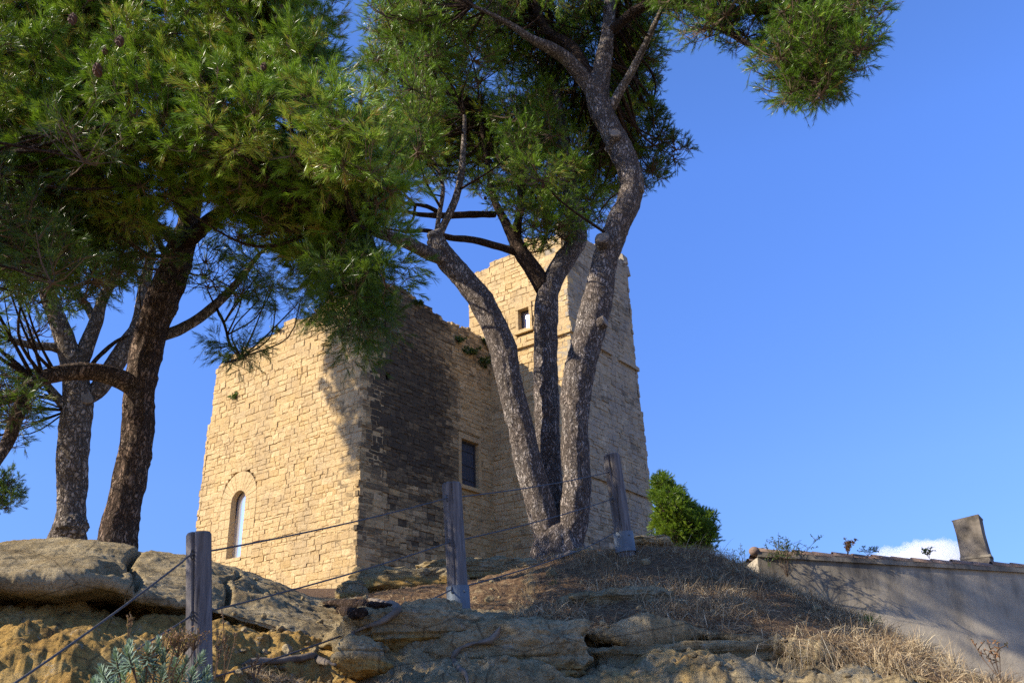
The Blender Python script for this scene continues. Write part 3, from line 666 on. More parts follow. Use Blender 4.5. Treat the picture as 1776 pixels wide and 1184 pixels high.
# arched window: voussoirs, jambs, reveal, pane, frame
def arched_window():
    c = 6.12; hw = .39; zb, zs = 7.62, 9.66; R = rng_(5)
    mb = MB()
    def blk(poly, pr, tint):     # poly: 4 (s,z) corners in order
        poly = np.array(poly); cen = poly.mean(0); inn = cen + (poly - cen) * .95
        sc_ = np.concatenate([inn, poly, poly]); dep = np.concatenate([np.full(4, pr), np.full(4, pr - .012), np.full(4, -.4)])
        V = KC + AX * sc_[:, :1] + ZX * sc_[:, 1:] + NA * dep[:, None]
        mb.add(V, [np.array([[0, 1, 2, 3], [4, 5, 1, 0], [5, 6, 2, 1], [6, 7, 3, 2], [7, 4, 0, 3], [8, 9, 5, 4], [9, 10, 6, 5], [10, 11, 7, 6], [11, 8, 4, 7]])], tint=tint, stain=-.25)
    for sd in (-1, 1):
        z = 7.56
        while z < zs - .02:
            h = min(R.uniform(.22, .42), zs - z)
            if zs - z - h < .12: h = zs - z
            w = 1.0
            for a, b in ((hw, R.uniform(.6, .8)), (None, w)):
                if a is None: a = last
                blk([(c + sd * a, z + .003), (c + sd * (b - .004), z + .003), (c + sd * (b - .004), z + h - .003), (c + sd * a, z + h - .003)], R.uniform(.004, .012), R.uniform(.35, .8)); last = b
            z += h
    for k in range(13):
        a0, a1 = pi * k / 13 + .004, pi * (k + 1) / 13 - .004
        o = [(c + r * cos(t) * (.91 if r > .5 else 1), zs + r * sin(t)) for r, t in ((hw, a0), (1.10, a0), (1.10, a1), (hw, a1))]
        blk(o, R.uniform(.004, .012), R.uniform(.35, .8))
    o = mb.build('window_surround', M_DRESS, castle)
    # sill under the opening and the deep reveal
    ts = np.linspace(0, pi, 24); out = [(c - hw, zb)] + [(c - hw * cos(t), zs + hw * sin(t)) for t in ts] + [(c + hw, zb)]
    out = np.array(out); n = len(out); dd = .26
    i2 = out.copy(); i2[:, 0] = c + (out[:, 0] - c) * .93
    V = np.concatenate([KC + AX * p[:, :1] + ZX * p[:, 1:] + NA * q for p, q in ((out, .0), (i2, -dd))])
    k = np.arange(n - 1)
    mb = MB(); mb.add(V, [np.stack([k, k + 1, k + 1 + n, k + n], -1)], tint=.45, stain=-.2)
    V, Q = box8(KC + AX * c + ZX * (zb - .05) - NA * .2, [AX, NA, ZX], (hw + .02, .22, .06)); mb.add(V, Q, tint=.6, stain=-.1)
    mb.build('window_reveal', M_DRESS, castle)
    pts = i2; cen = np.array([[c, (zb + zs) / 2]])
    P2 = np.concatenate([pts, cen]); k = np.arange(n); V = KC + AX * P2[:, :1] + ZX * P2[:, 1:] - NA * (dd - .03)
    w = mesh('window', V, [np.stack([k, (k + 1) % n, np.full(n, n)], -1)], M_GLASS, castle)
    V, q = tube(np.vstack([KC + AX * p[0] + ZX * p[1] - NA * (dd - .045) for p in np.vstack([pts, pts[:1]])]), np.full(n + 1, .022), 6, .1)
    fr = mesh('frame', V, q, M_FRAME, None); fr.parent = w; fr.matrix_parent_inverse = castle.matrix_world.inverted()
    fr.location = tuple(-np.array(castle.location))
arched_window()
def rect_open(O, ax, n, s0, s1, z0, z1, deep, seed, panemat, pane, jw=.14, splay=0.):
    """stone jambs, lintel and sill round an opening, a pane set back"""
    R = rng_(seed); mb = MB()
    for sd, s in ((-1, s0), (1, s1)):
        z = z0
        while z < z1 - .03:
            h = min(R.uniform(.3, .5), z1 - z)
            if z1 - z - h < .12: h = z1 - z
            V, Q = box8(O + ax * (s + sd * jw / 2) + ZX * (z + h / 2) - n * .12, [ax, n, ZX], (jw / 2 - .004, .16 + R.uniform(0, .012), h / 2 - .004)); mb.add(V + R.uniform(-.006, .006, V.shape), Q, tint=R.uniform(.2, .6), stain=.0); z += h
    V, Q = box8(O + ax * (s0 + s1) / 2 + ZX * (z1 + .11) - n * .10, [ax, n, ZX], ((s1 - s0) / 2 + jw, .16, .105)); mb.add(V + R.uniform(-.008, .008, V.shape), Q, tint=.45, stain=.05)
    V, Q = box8(O + ax * (s0 + s1) / 2 + ZX * (z0 - .08) - n * .08, [ax, n, ZX], ((s1 - s0) / 2 + jw + .06, .2, .075)); mb.add(V + R.uniform(-.008, .008, V.shape), Q, tint=.5, stain=.05)
    mb.build('window_surround', M_STONE, castle)
    V, Q = box8(O + ax * (s0 + s1) / 2 + ZX * (z0 + z1) / 2 - n * (deep + .03), [ax, n, ZX], ((s1 - s0) / 2, .02, (z1 - z0) / 2))
    w = mesh(pane, V, Q, panemat, castle)
    mb = MB(); t = .035
    for cs, cz, hs, hz in (((s0 + s1) / 2, z0 + t, (s1 - s0) / 2 - 2 * t, t), ((s0 + s1) / 2, z1 - t, (s1 - s0) / 2 - 2 * t, t), (s0 + t, (z0 + z1) / 2, t, (z1 - z0) / 2), (s1 - t, (z0 + z1) / 2, t, (z1 - z0) / 2)):
        V, Q = box8(O + ax * cs + ZX * cz - n * (deep - .01), [ax, n, ZX], (hs, .03, hz)); mb.add(V, Q)
    f = mb.build('frame', M_FRAME); f.parent = w; f.location = tuple(-np.array(castle.location))
    return w
sh = rect_open(KC, BX, NB, 5.18, 6.22, 10.16, 11.95, .16, 7, M_DOOR, 'shutter', .16)
for k in range(3):
    V, Q = box8(KC + BX * 5.7 + ZX * (10.5 + k * .55) - NB * .145, [BX, NB, ZX], (.44, .012, .035))
    bt = mesh('batten', V, Q, M_DOOR); bt.parent = sh; bt.location = tuple(-np.array(castle.location))
rect_open(TO, AX, NA, -2.04, -1.50, 16.66, 17.60, .24, 8, M_GLASS, 'window', .14)

# ------------------------------------------------------------------ pines
def needles(mb, c, d, L, nlen, n, w, R, tint, spread=(.20, .85), mi=0, tri=True):
    """c: shoot starts, d: shoot directions, L: shoot lengths; n needles each along the shoot"""
    k = len(c)
    a = nrm(np.cross(d, np.where(np.abs(d[:, 2:3]) < .9, [[0, 0, 1.]], [[1., 0, 0]]))); b = np.cross(d, a)
    t = R.uniform(.12, 1.0, (k, n)) ** .8; ph = R.uniform(0, 2 * pi, (k, n))
    fi = R.uniform(*spread, (k, n)) * (1.15 - .55 * t)
    nd = d[:, None] * np.cos(fi)[..., None] + (a[:, None] * np.cos(ph)[..., None] + b[:, None] * np.sin(ph)[..., None]) * np.sin(fi)[..., None]
    p = c[:, None] + d[:, None] * (L[:, None] * t)[..., None]
    ln = (nlen * R.uniform(.65, 1.1, (k, n)))[..., None]
    tip = p + nd * ln; tip[..., 2] -= .06 * ln[..., 0]
    wv = nrm(np.cross(nd, R.normal(size=(k, n, 3)))) * w
    V = np.stack([p - wv * .5, p + wv * .5, p + nd * ln * .6 + wv * .5, tip], 2).reshape(-1, 3)
    m = k * n; i = np.arange(m) * 4
    tt = np.clip(np.repeat(tint[:, None], n, 1) + R.normal(0, .07, (k, n)), 0, 1)
    mb.add(V, [np.stack([i, i + 1, i + 2, i + 3], -1)], mi, tint=np.repeat(tt.ravel(), 4))
def sticks(mb, A, B, r0, r1, mi=1):
    d = nrm(B - A); a = nrm(np.cross(d, np.where(np.abs(d[:, 2:3]) < .9, [[0, 0, 1.]], [[1., 0, 0]]))); b = np.cross(d, a)
    th = np.array([0, 2 * pi / 3, 4 * pi / 3]); k = len(A)
    o = a[:, None] * np.cos(th)[None, :, None] + b[:, None] * np.sin(th)[None, :, None]
    V = np.concatenate([A[:, None] + o * np.reshape(r0, (-1, 1, 1)), B[:, None] + o * np.reshape(r1, (-1, 1, 1))], 1).reshape(-1, 3)
    i = np.arange(k)[:, None] * 6; j = np.arange(3)[None]; jj = (j + 1) % 3
    mb.add(V, [np.stack([i + j, i + jj, i + 3 + jj, i + 3 + j], -1).reshape(-1, 4)], mi, tint=.5)
def inpoly(x, y, P):
    P = np.asarray(P, float); r = np.zeros(len(x), bool); j = len(P) - 1
    for i in range(len(P)):
        c = (P[i, 1] > y) != (P[j, 1] > y)
        r ^= c & (x < (P[j, 0] - P[i, 0]) * (y - P[i, 1]) / (P[j, 1] - P[i, 1] + 1e-12) + P[i, 0]); j = i
    return r
def fill(poly, d0, d1, n, R, mind):
    """n cluster centres spread through the volume seen inside poly"""
    P = np.asarray(poly, float); lo, hi = P.min(0), P.max(0); out = []; tries = 0
    while len(out) < n and tries < n * 60:
        tries += 1
        u, v = R.uniform(lo[0], hi[0]), R.uniform(lo[1], hi[1])
        if not inpoly(np.array([u]), np.array([v]), P)[0]: continue
        p = W(u, v, R.uniform(d0, d1))
        if out and min(np.linalg.norm(p - q) for q in out) < mind: continue
        out.append(p)
    return np.array(out)
def fill2(poly, df, a0, a1, n, R, mind):
    P = np.asarray(poly, float); lo, hi = P.min(0), P.max(0); out = []; tries = 0
    while len(out) < n and tries < n * 60:
        tries += 1; u, v = R.uniform(lo[0], hi[0]), R.uniform(lo[1], hi[1])
        if not inpoly(np.array([u]), np.array([v]), P)[0]: continue
        p = W(u, v, df(u, v) + R.uniform(a0, a1))
        if out and min(np.linalg.norm(p - q) for q in out) < mind: continue
        out.append(p)
    return np.array(out)
def clusters(mb, cen, rad, R, nsub=9, nsh=5, shl=.16, nlen=.085, nn=40, w=.0022, flat=.62, upb=.45, bright=.0, hub=None, jit=.13, lim=.011):
    """pine foliage: each cluster = hub, side twigs, shoots clothed in needles"""
    for c in cen:
        r = rad * R.uniform(.7, 1.25)
        q = nrm(R.normal(size=(nsub, 3))) * (R.uniform(.45, 1., (nsub, 1)) ** .6) * r; q[:, 2] *= flat; q[:, 2] += .15 * r
        e = c + q
        base = c - np.array([0, 0, .25 * r])
        mid = base + q * .5 + R.normal(0, .06 * r, (nsub, 3))
        sticks(mb, np.repeat(base[None], nsub, 0), mid, lim * .8, lim * .5); sticks(mb, mid, e, lim * .5, lim * .35)
        o = nrm(q)[:, None] * .7 + R.normal(0, .65, (nsub, nsh, 3)); o[..., 2] += upb
        o = nrm(o).reshape(-1, 3)
        s = (np.repeat(e, nsh, 0) - np.repeat(nrm(q), nsh, 0) * R.uniform(0, .28 * r, (nsub * nsh, 1)))
        L = shl * R.uniform(.5, 1.7, len(s))
        sticks(mb, s, s + o * L[:, None], lim * .35, lim * .2)
        t = np.clip(.42 + bright + R.normal(0, .13) + np.repeat(R.normal(0, jit, nsub), nsh) + R.normal(0, .08, len(s)), 0, .93)
        t = np.where(R.random(len(s)) < .03, 1.0, t)
        needles(mb, s, o, L, nlen, nn, w, R, t)
def limb_to(mb_or_none, limbs, cen, R, root, r0=.03):
    """curved side branches from the nearest limb point out to each cluster"""
    Pts = np.vstack([l[0] for l in limbs]); mb = MB()
    for c in cen:
        d = np.linalg.norm(Pts - c, axis=1) + 1.2 * np.maximum(0, Pts[:, 2] - c[2] + .1); k = d.argmin(); a = Pts[k]
        L = np.linalg.norm(c - a); m1 = a + (c - a) * .5 + R.normal(0, .08 * L, 3) + np.array([0, 0, -.05 * L])
        q = np.stack([a, m1, c - np.array([0, 0, .05])])
        V, P = tube(q, np.array([min(r0, .007 + .011 * L), min(r0 * .7, .005 + .006 * L), .006]), 6, .12, 0, .1, int(R.integers(1000)), False)
        mb.add(V, P, 0)
    return mb
def px_path(pts):
    P = np.array([W(u, v, d) for u, v, d, w in pts]); return P, np.array([pxr(p, a[3]) for p, a in zip(P, pts)])
def trunk_part(name, pts, mat, parent, n=26, bark=.014, lump=.10, seed=0, step=.026, sc=(13, 13, 3.5), label=None):
    P, r = px_path(pts); V, q = tube(P, r, n, step, bark, lump, seed, True, sc)
    o = mesh(name, V, q, mat, parent, True)
    if label: o['label'] = label
    return crom(P, step=.15), o
def stub(u, v, d, w, direc, parent, ln=.08, bark=M_BARK_GREY):
    p = W(u, v, d); r = pxr(p, w); dv = nrm(np.array(direc, float))
    V, q = tube(np.array([p - dv * .2, p, p + dv * ln]), np.array([r * 1.15, r * 1.08, r]), 18, .02, .006, .06, int(u))
    o = mesh('branch_stub', V, q, bark, parent, True)
    th = np.linspace(0, 2 * pi, 24, endpoint=False); a = nrm(np.cross(dv, [0.3, .1, 1])); b = np.cross(dv, a)
    c0 = p + dv * (ln + r * .18)
    rr = r * (.94 + .05 * np.sin(th * 3 + u))
    V = np.vstack([c0 + (a * np.cos(th)[:, None] + b * np.sin(th)[:, None]) * rr[:, None] - dv * r * .16, c0 + (a * np.cos(th)[:, None] + b * np.sin(th)[:, None]) * rr[:, None] * .9, c0 + dv * .004])
    k = np.arange(24); kk = (k + 1) % 24
    e = mesh('cut_face', V, [np.stack([k, kk, kk + 24, k + 24], -1), np.stack([k + 24, kk + 24, np.full(24, 48)], -1)], M_CUT)
    e.parent = o; e.location = tuple(-np.array(parent.location))
def cones(cen, parent, R, n, size=.04):
    V0, F0 = ico(2)
    for _ in range(n):
        c = cen[R.integers(len(cen))] + R.normal(0, .07, 3) - np.array([0, 0, .03])
        q = V0 * np.array([.62, .62, 1.]); th = np.arctan2(V0[:, 1], V0[:, 0])
        q = q * (1 - .25 * V0[:, 2:3]) * (1 + .16 * np.sign(np.sin(th * 5 + V0[:, 2] * 9))[:, None])
        a = R.uniform(-.7, .7, 2); q = q @ np.array([[1, 0, 0], [0, cos(a[0]), -sin(a[0])], [0, sin(a[0]), cos(a[0])]])
        mesh('pine_cone', c + q * size * R.uniform(.85, 1.2), [F0], M_CONE, parent)

def forked_pine():
    d = 11.0
    t = empty('pine_tree', W(968, 968, d), 'large grey barked pine forking low into three tall stems before the castle', 'pine tree', 'pines on the hill')
    L = []
    g = M_BARK_GREY
    L.append(trunk_part('trunk', [(972, 1040, d, 122), (970, 985, d, 112), (968, 955, d, 94), (967, 930, d + .02, 80), (965, 908, d + .06, 50)], g, t, 52, .03, .12, 1))
    L.append(trunk_part('stem', [(962, 960, d, 55), (946, 905, d - .05, 53), (932, 855, d - .08, 50), (916, 800, d - .1, 48), (904, 750, d - .1, 46), (888, 685, d - .15, 44), (874, 615, d - .2, 46), (850, 550, d - .25, 44), (815, 495, d - .3, 40), (780, 455, d - .35, 37), (762, 432, d - .4, 33), (755, 416, d - .4, 29)], g, t, 40, .024, .12, 2, label='left stem curving up and away to a sawn end'))
    L.append(trunk_part('stem', [(964, 940, d + .15, 42), (958, 880, d + .2, 40), (953, 800, d + .25, 40), (948, 720, d + .3, 44), (946, 640, d + .3, 42), (947, 560, d + .3, 40), (950, 510, d + .3, 40), (962, 478, d + .35, 37), (982, 448, d + .4, 35), (1000, 415, d + .45, 37), (996, 370, d + .5, 31), (985, 310, d + .6, 26), (975, 230, d + .7, 20), (960, 130, d + .8, 13), (950, 30, d + .9, 7)], g, t, 36, .020, .12, 3, label='middle stem, darker and straight'))
    L.append(trunk_part('stem', [(975, 965, d, 61), (992, 905, d - .05, 57), (1000, 850, d - .1, 50), (998, 780, d - .12, 48), (997, 710, d - .15, 48), (1006, 640, d - .2, 52), (1024, 570, d - .22, 53), (1038, 510, d - .25, 52), (1050, 450, d - .28, 44), (1070, 395, d - .3, 42), (1092, 345, d - .3, 42), (1094, 305, d - .3, 42), (1082, 270, d - .3, 42), (1062, 230, d - .3, 40), (1043, 192, d - .3, 40), (1036, 160, d - .3, 40), (1044, 120, d - .3, 31), (1052, 70, d - .3, 26), (1058, 10, d - .3, 20), (1062, -80, d - .3, 13)], g, t, 40, .024, .12, 4, label='right stem, the tallest, with pale sawn knots'))
    b, l2 = M_BARK_BROWN, M_LIMB
    def limb(pts, n=14, seed=0, mat=l2): L.append(trunk_part('limb', pts, mat, t, n, .006, .10, seed, .05, (22, 22, 7)))
    limb([(1034, 168, d - .3, 30), (1015, 140, d - .4, 28), (985, 105, d - .6, 24), (955, 85, d - .8, 22), (922, 68, d - 1., 16), (880, 40, d - 1.2, 10), (820, 10, d - 1.4, 6)], 16, 5, g)
    limb([(1030, 155, d - .3, 24), (1010, 112, d - .2, 22), (990, 80, d - .1, 20), (950, 55, d, 16), (930, 15, d, 14), (915, -50, d, 9)], 16, 6)
    limb([(1058, 190, d - .3, 18), (1075, 158, d - .35, 15), (1095, 125, d - .4, 13), (1125, 65, d - .5, 11), (1150, 10, d - .6, 7)], 10, 7, M_BARK_PALE)
    limb([(1054, 60, d - .3, 20), (1120, 10, d - .5, 18), (1200, 12, d - .8, 16), (1262, 55, d - 1., 12), (1310, 84, d - 1.1, 10), (1350, 104, d - 1.15, 8), (1385, 150, d - 1.2, 5)], 10, 8)
    limb([(1200, 12, d - .8, 11), (1300, 20, d - .8, 10), (1400, 30, d - .8, 7), (1480, 50, d - .8, 4)], 8, 9)
    limb([(944, 500, d + .3, 34), (925, 468, d + .25, 30), (905, 440, d + .2, 26), (890, 412, d + .2, 22), (876, 385, d + .25, 16), (855, 340, d + .3, 12), (845, 280, d + .4, 9), (830, 190, d + .5, 6)], 14, 10)
    limb([(895, 425, d + .2, 18), (897, 390, d + .1, 14), (903, 360, d + .1, 12), (900, 300, d + .1, 9)], 10, 11)
    limb([(898, 438, d + .2, 15), (865, 428, d + .1, 13), (820, 416, d, 12), (780, 412, d - .1, 11), (740, 400, d - .2, 8), (700, 402, d - .3, 6)], 10, 12)
    limb([(858, 372, d + .3, 12), (820, 372, d + .1, 13), (770, 374, d, 12), (730, 372, d - .1, 9), (690, 364, d - .2, 6)], 10, 13)
    limb([(770, 374, d, 9), (740, 358, d, 8), (700, 352, d - .1, 5)], 8, 14)
    limb([(785, 455, d - .35, 26), (745, 440, d - .5, 24), (700, 418, d - .7, 22), (650, 402, d - .9, 18), (600, 380, d - 1.1, 12)], 14, 15, g)
    limb([(758, 415, d - .4, 15), (772, 385, d - .4, 14), (790, 345, d - .4, 13), (800, 300, d - .4, 12), (804, 250, d - .45, 9), (806, 200, d - .5, 6)], 10, 16, M_BARK_PALE)
    limb([(757, 400, d - .4, 8), (764, 360, d - .45, 8), (768, 320, d - .5, 7), (750, 270, d - .55, 4)], 8, 17, M_BARK_PALE)
    stub(756, 412, d - .42, 26, (-.3, -.6, .7), t); stub(1046, 420, d - .45, 26, (-.2, -.9, .35), t); stub(1065, 240, d - .45, 22, (.1, -.9, .35), t)
    stub(1104, 328, d - .35, 22, (.9, -.3, .1), t); stub(1040, 562, d - .35, 22, (.8, -.5, .25), t)
    R = rng_(71)
    line = crom(np.array([(1050, 450), (1070, 395), (1092, 345), (1094, 305), (1082, 270), (1062, 230), (1043, 192), (1036, 160), (1044, 110), (1052, 60)], float), n_per=6)
    line = np.vstack([line, crom(np.array([(1034, 168), (1015, 140), (985, 105), (955, 85), (925, 70)], float), n_per=6), crom(np.array([(1058, 190), (1095, 125), (1125, 65)], float), n_per=6), crom(np.array([(755, 412), (790, 345), (804, 250)], float), n_per=8)])
    def clear_view(cs):
        out = []
        for p in cs:
            q = p - CAM; z = q @ FW; uv = np.array([888 + F * (q @ RI) / z, 592 - F * (q @ UP) / z]); dd = np.hypot(q[0], q[1])
            near = np.linalg.norm(line - uv, axis=1).min()
            if near < 74 and dd < 11.7: p = W(*uv, 11.6 + R.uniform(0, 1.4))
            out.append(p)
        return np.array(out)
    main = [(625, -140), (1150, -140), (1145, 50), (1120, 110), (1085, 190), (1072, 300), (1050, 375), (1005, 385), (940, 400), (900, 350), (860, 345), (760, 325), (690, 315), (650, 280), (630, 200), (645, 120), (650, 40)]
    cen = np.vstack([fill(main, 9.4, 13.0, 230, R, .27), fill([(650, 0), (780, -20), (780, 250), (690, 290), (650, 190)], 9.6, 11.5, 30, R, .25), fill([(640, 20), (1000, 20), (1040, 300), (900, 330), (700, 300)], 10.6, 13.5, 90, R, .30),
                     fill([(900, 380), (985, 385), (975, 415), (925, 420)], 10.6, 11.3, 5, R, .15), fill([(400, 250), (680, 280), (690, 370), (600, 420), (450, 390)], 10.4, 12.6, 30, R, .3)])  # last patch: hidden foliage added to dapple the house wall
    cenr = np.vstack([fill([(1090, -140), (1580, -140), (1525, 0), (1500, 70), (1470, 130), (1420, 170), (1385, 185), (1335, 130), (1380, 110), (1290, 60), (1230, 55), (1200, 60), (1130, 40)], 9.4, 11.6, 120, R, .25),
                      fill([(1400, 40), (1500, 60), (1440, 150), (1390, 170)], 9.6, 10.6, 22, R, .16)])
    cenb = fill([(1085, 100), (1120, 115), (1118, 185), (1165, 225), (1175, 255), (1160, 300), (1125, 310), (1075, 330), (1060, 260)], 12.2, 13.4, 34, R, .25)
    allc = np.vstack([cen, cenr, cenb])
    cen = np.vstack([cen, fill([(900, 40), (1125, 20), (1105, 170), (1060, 370), (940, 380), (880, 200)], 11.7, 13.2, 46, R, .28)])
    cen, cenr = clear_view(cen), clear_view(cenr); allc = np.vstack([cen, cenr, cenb])
    limb_to(None, L[3:], allc, R, t).build('branches', M_LIMB, t, True)
    mb = MB(); clusters(mb, cen, .42, R, 15, 6, .16, .090, 26, .0036, .7, .35, .12, jit=.2)
    clusters(mb, cenr, .40, R, 15, 6, .15, .088, 26, .0032, .7, .30, -.12, jit=.18)  # needle tint lowered to paint this side of the crown in shade
    mb.build('crown', [M_NEEDLE, M_TWIG], t)
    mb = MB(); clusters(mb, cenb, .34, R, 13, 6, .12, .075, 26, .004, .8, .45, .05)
    mb.build('crown', [M_NEEDLE_D, M_TWIG], t)  # darker needles put the shade of the rear foliage into its colour
    cones(cen[:40], t, R, 14, .035)
forked_pine()

def left_pine():
    d = 9.5
    t = empty('pine_tree', W(205, 955, d), 'dark brown pine trunk leaning right, its dense bright crown hanging over the left foreground', 'pine tree', 'pines on the hill')
    L = []; b = M_BARK_BROWN
    L.append(trunk_part('trunk', [(196, 1010, d, 83), (202, 950, d, 65), (212, 890, d, 58), (228, 820, d, 56), (238, 760, d, 54), (241, 700, d, 52), (248, 640, d, 52), (262, 580, d, 54), (282, 520, d - .05, 56), (302, 465, d - .1, 52), (318, 420, d - .2, 43), (328, 375, d - .3, 34), (342, 300, d - .6, 27), (352, 200, d - 1., 20), (360, 60, d - 1.4, 13), (362, -80, d - 1.6, 7)], b, t, 48, .028, .08, 31, .024))
    def limb(pts, n=14, seed=0, mat=M_LIMB): L.append(trunk_part('limb', pts, mat, t, n, .008, .09, seed, .04, (20, 20, 6)))
    limb([(236, 672, d, 37), (206, 656, d - .1, 34), (165, 645, d - .15, 32), (120, 645, d - .2, 30), (75, 655, d - .3, 27), (45, 678, d - .4, 24), (30, 720, d - .5, 23), (14, 765, d - .5, 22), (-20, 820, d - .6, 18)], 18, 32, b)
    limb([(60, 660, d - .3, 20), (20, 690, d - .6, 18), (-30, 700, d - .8, 12)], 12, 33, b)
    limb([(278, 582, d, 22), (310, 572, d, 20), (345, 552, d, 18), (372, 530, d, 18), (395, 508, d, 16), (415, 485, d - .1, 12), (450, 440, d - .3, 8)], 12, 34, M_BARK_PALE)
    limb([(372, 528, d, 6), (388, 560, d - .1, 5), (400, 600, d - .2, 4), (418, 620, d - .3, 3)], 6, 35)
    limb([(318, 425, d - .2, 30), (380, 370, d - .9, 24), (460, 330, d - 1.8, 20), (560, 340, d - 2.6, 15), (640, 400, d - 3., 10)], 12, 36)
    limb([(326, 380, d - .3, 26), (290, 300, d - 1.4, 24), (240, 240, d - 2.0, 20), (200, 160, d - 2.4, 16), (150, 60, d - 2.6, 10)], 12, 37)
    limb([(335, 330, d - .5, 24), (400, 230, d - 1.6, 22), (460, 150, d - 2.8, 18), (500, 60, d - 3.6, 12)], 12, 38)
    limb([(318, 430, d - .2, 20), (250, 380, d - 1., 18), (150, 350, d - 1.4, 15), (50, 320, d - 1.8, 10), (-60, 290, d - 2., 9), (-200, 280, d - 2.6, 8), (-380, 300, d - 3.2, 6)], 12, 39); LL = L[-1]
    limb([(300, 470, d - .1, 13), (276, 420, d - .1, 10), (262, 380, d - .3, 8), (240, 330, d - .5, 5)], 8, 40)
    R = rng_(81)
    top = [(-90, -170), (590, -170), (545, -30), (560, 60), (545, 140), (600, 190), (650, 250), (680, 330), (700, 400), (640, 440), (570, 470), (480, 460), (420, 420), (380, 360), (330, 330), (280, 340), (235, 400), (120, 430), (-90, 470)]
    def crown_d(u, v): return 6.9 - 2.1 * np.clip(u / 620, -.2, 1.1) + 1.5 * smooth01((v - 200) / 260)
    cen = np.vstack([fill2(top, crown_d, 0, .6, 330, R, .12), fill2(top, crown_d, .5, 2.8, 190, R, .2)])
    hang = fill([(545, 440), (685, 450), (672, 520), (655, 580), (618, 560), (560, 515)], 5.8, 6.8, 13, R, .14)
    wisp = np.vstack([fill([(375, 585), (425, 598), (428, 620), (400, 618)], 8.2, 8.8, 4, R, .1), fill([(400, 430), (470, 470), (540, 520), (480, 535), (420, 500)], 8., 9., 8, R, .15), fill([(530, 510), (690, 560), (655, 615), (540, 560)], 5.9, 6.8, 10, R, .1)])
    inner_unseen = fill([(40, 380), (300, 350), (270, 470), (90, 530)], 7.5, 9.5, 34, R, .2)
    rl = np.vstack([fill([(350, 440), (440, 440), (450, 510), (410, 520), (350, 480)], 9., 9.8, 8, R, .2), fill([(-80, 560), (30, 580), (60, 640), (50, 720), (10, 740), (-80, 740)], 8.4, 9.8, 10, R, .2)])
    out = []  # unseen clusters beyond the frame, added to shade the mound and rocks
    for _ in range(34):
        a_, e_, d_ = radians(R.uniform(-50, -30)), radians(R.uniform(24.5, 37)), R.uniform(5.7, 7.6)
        out.append(CAM + np.array([sin(a_) * d_, cos(a_) * d_, math.tan(e_) * d_]))
    for _ in range(58):
        a_, e_, d_ = radians(R.uniform(-60, -45)), radians(R.uniform(24.5, 36)), R.uniform(5.8, 7.2)
        out.append(CAM + np.array([sin(a_) * d_, cos(a_) * d_, math.tan(e_) * d_]))
    inner_unseen = np.vstack([inner_unseen, np.array(out), fill([(-40, 360), (140, 380), (120, 460), (70, 510), (-40, 530)], 6.4, 8.2, 26, R, .18)])
    allc = np.vstack([cen, hang, wisp, inner_unseen, rl])
    mbb = limb_to(None, L, np.vstack([cen, hang]), R, t, .028); m2 = limb_to(None, L, rl, R, t, .010); mbb.add(np.vstack(m2.V), m2.P); m2 = limb_to(None, L, wisp, R, t, .011); mbb.add(np.vstack(m2.V), m2.P); m2 = limb_to(None, [LL], inner_unseen, R, t, .02); mbb.add(np.vstack(m2.V), m2.P); mbb.build('branches', M_LIMB, t, True)
    mb = MB(); clusters(mb, cen, .26, R, 11, 6, .115, .078, 46, .0021, .75, .45, .22, lim=.006, jit=.27)
    mb.build('crown', [M_NEEDLE, M_TWIG], t)
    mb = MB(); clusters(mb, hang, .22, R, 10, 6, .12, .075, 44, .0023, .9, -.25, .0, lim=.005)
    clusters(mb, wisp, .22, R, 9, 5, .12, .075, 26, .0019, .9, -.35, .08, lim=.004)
    clusters(mb, np.vstack([inner_unseen, rl]), .30, R, 9, 4, .13, .08, 30, .0026, .8, .2, -.05, lim=.009)
    mb.build('crown', [M_NEEDLE_D, M_TWIG], t)  # darker needle copy paints the shade of the hanging and inner foliage
    cones(fill([(20, -40), (600, -40), (560, 160), (420, 130), (60, 60)], 4.7, 6., 40, R, .1), t, R, 14, .036)
left_pine()

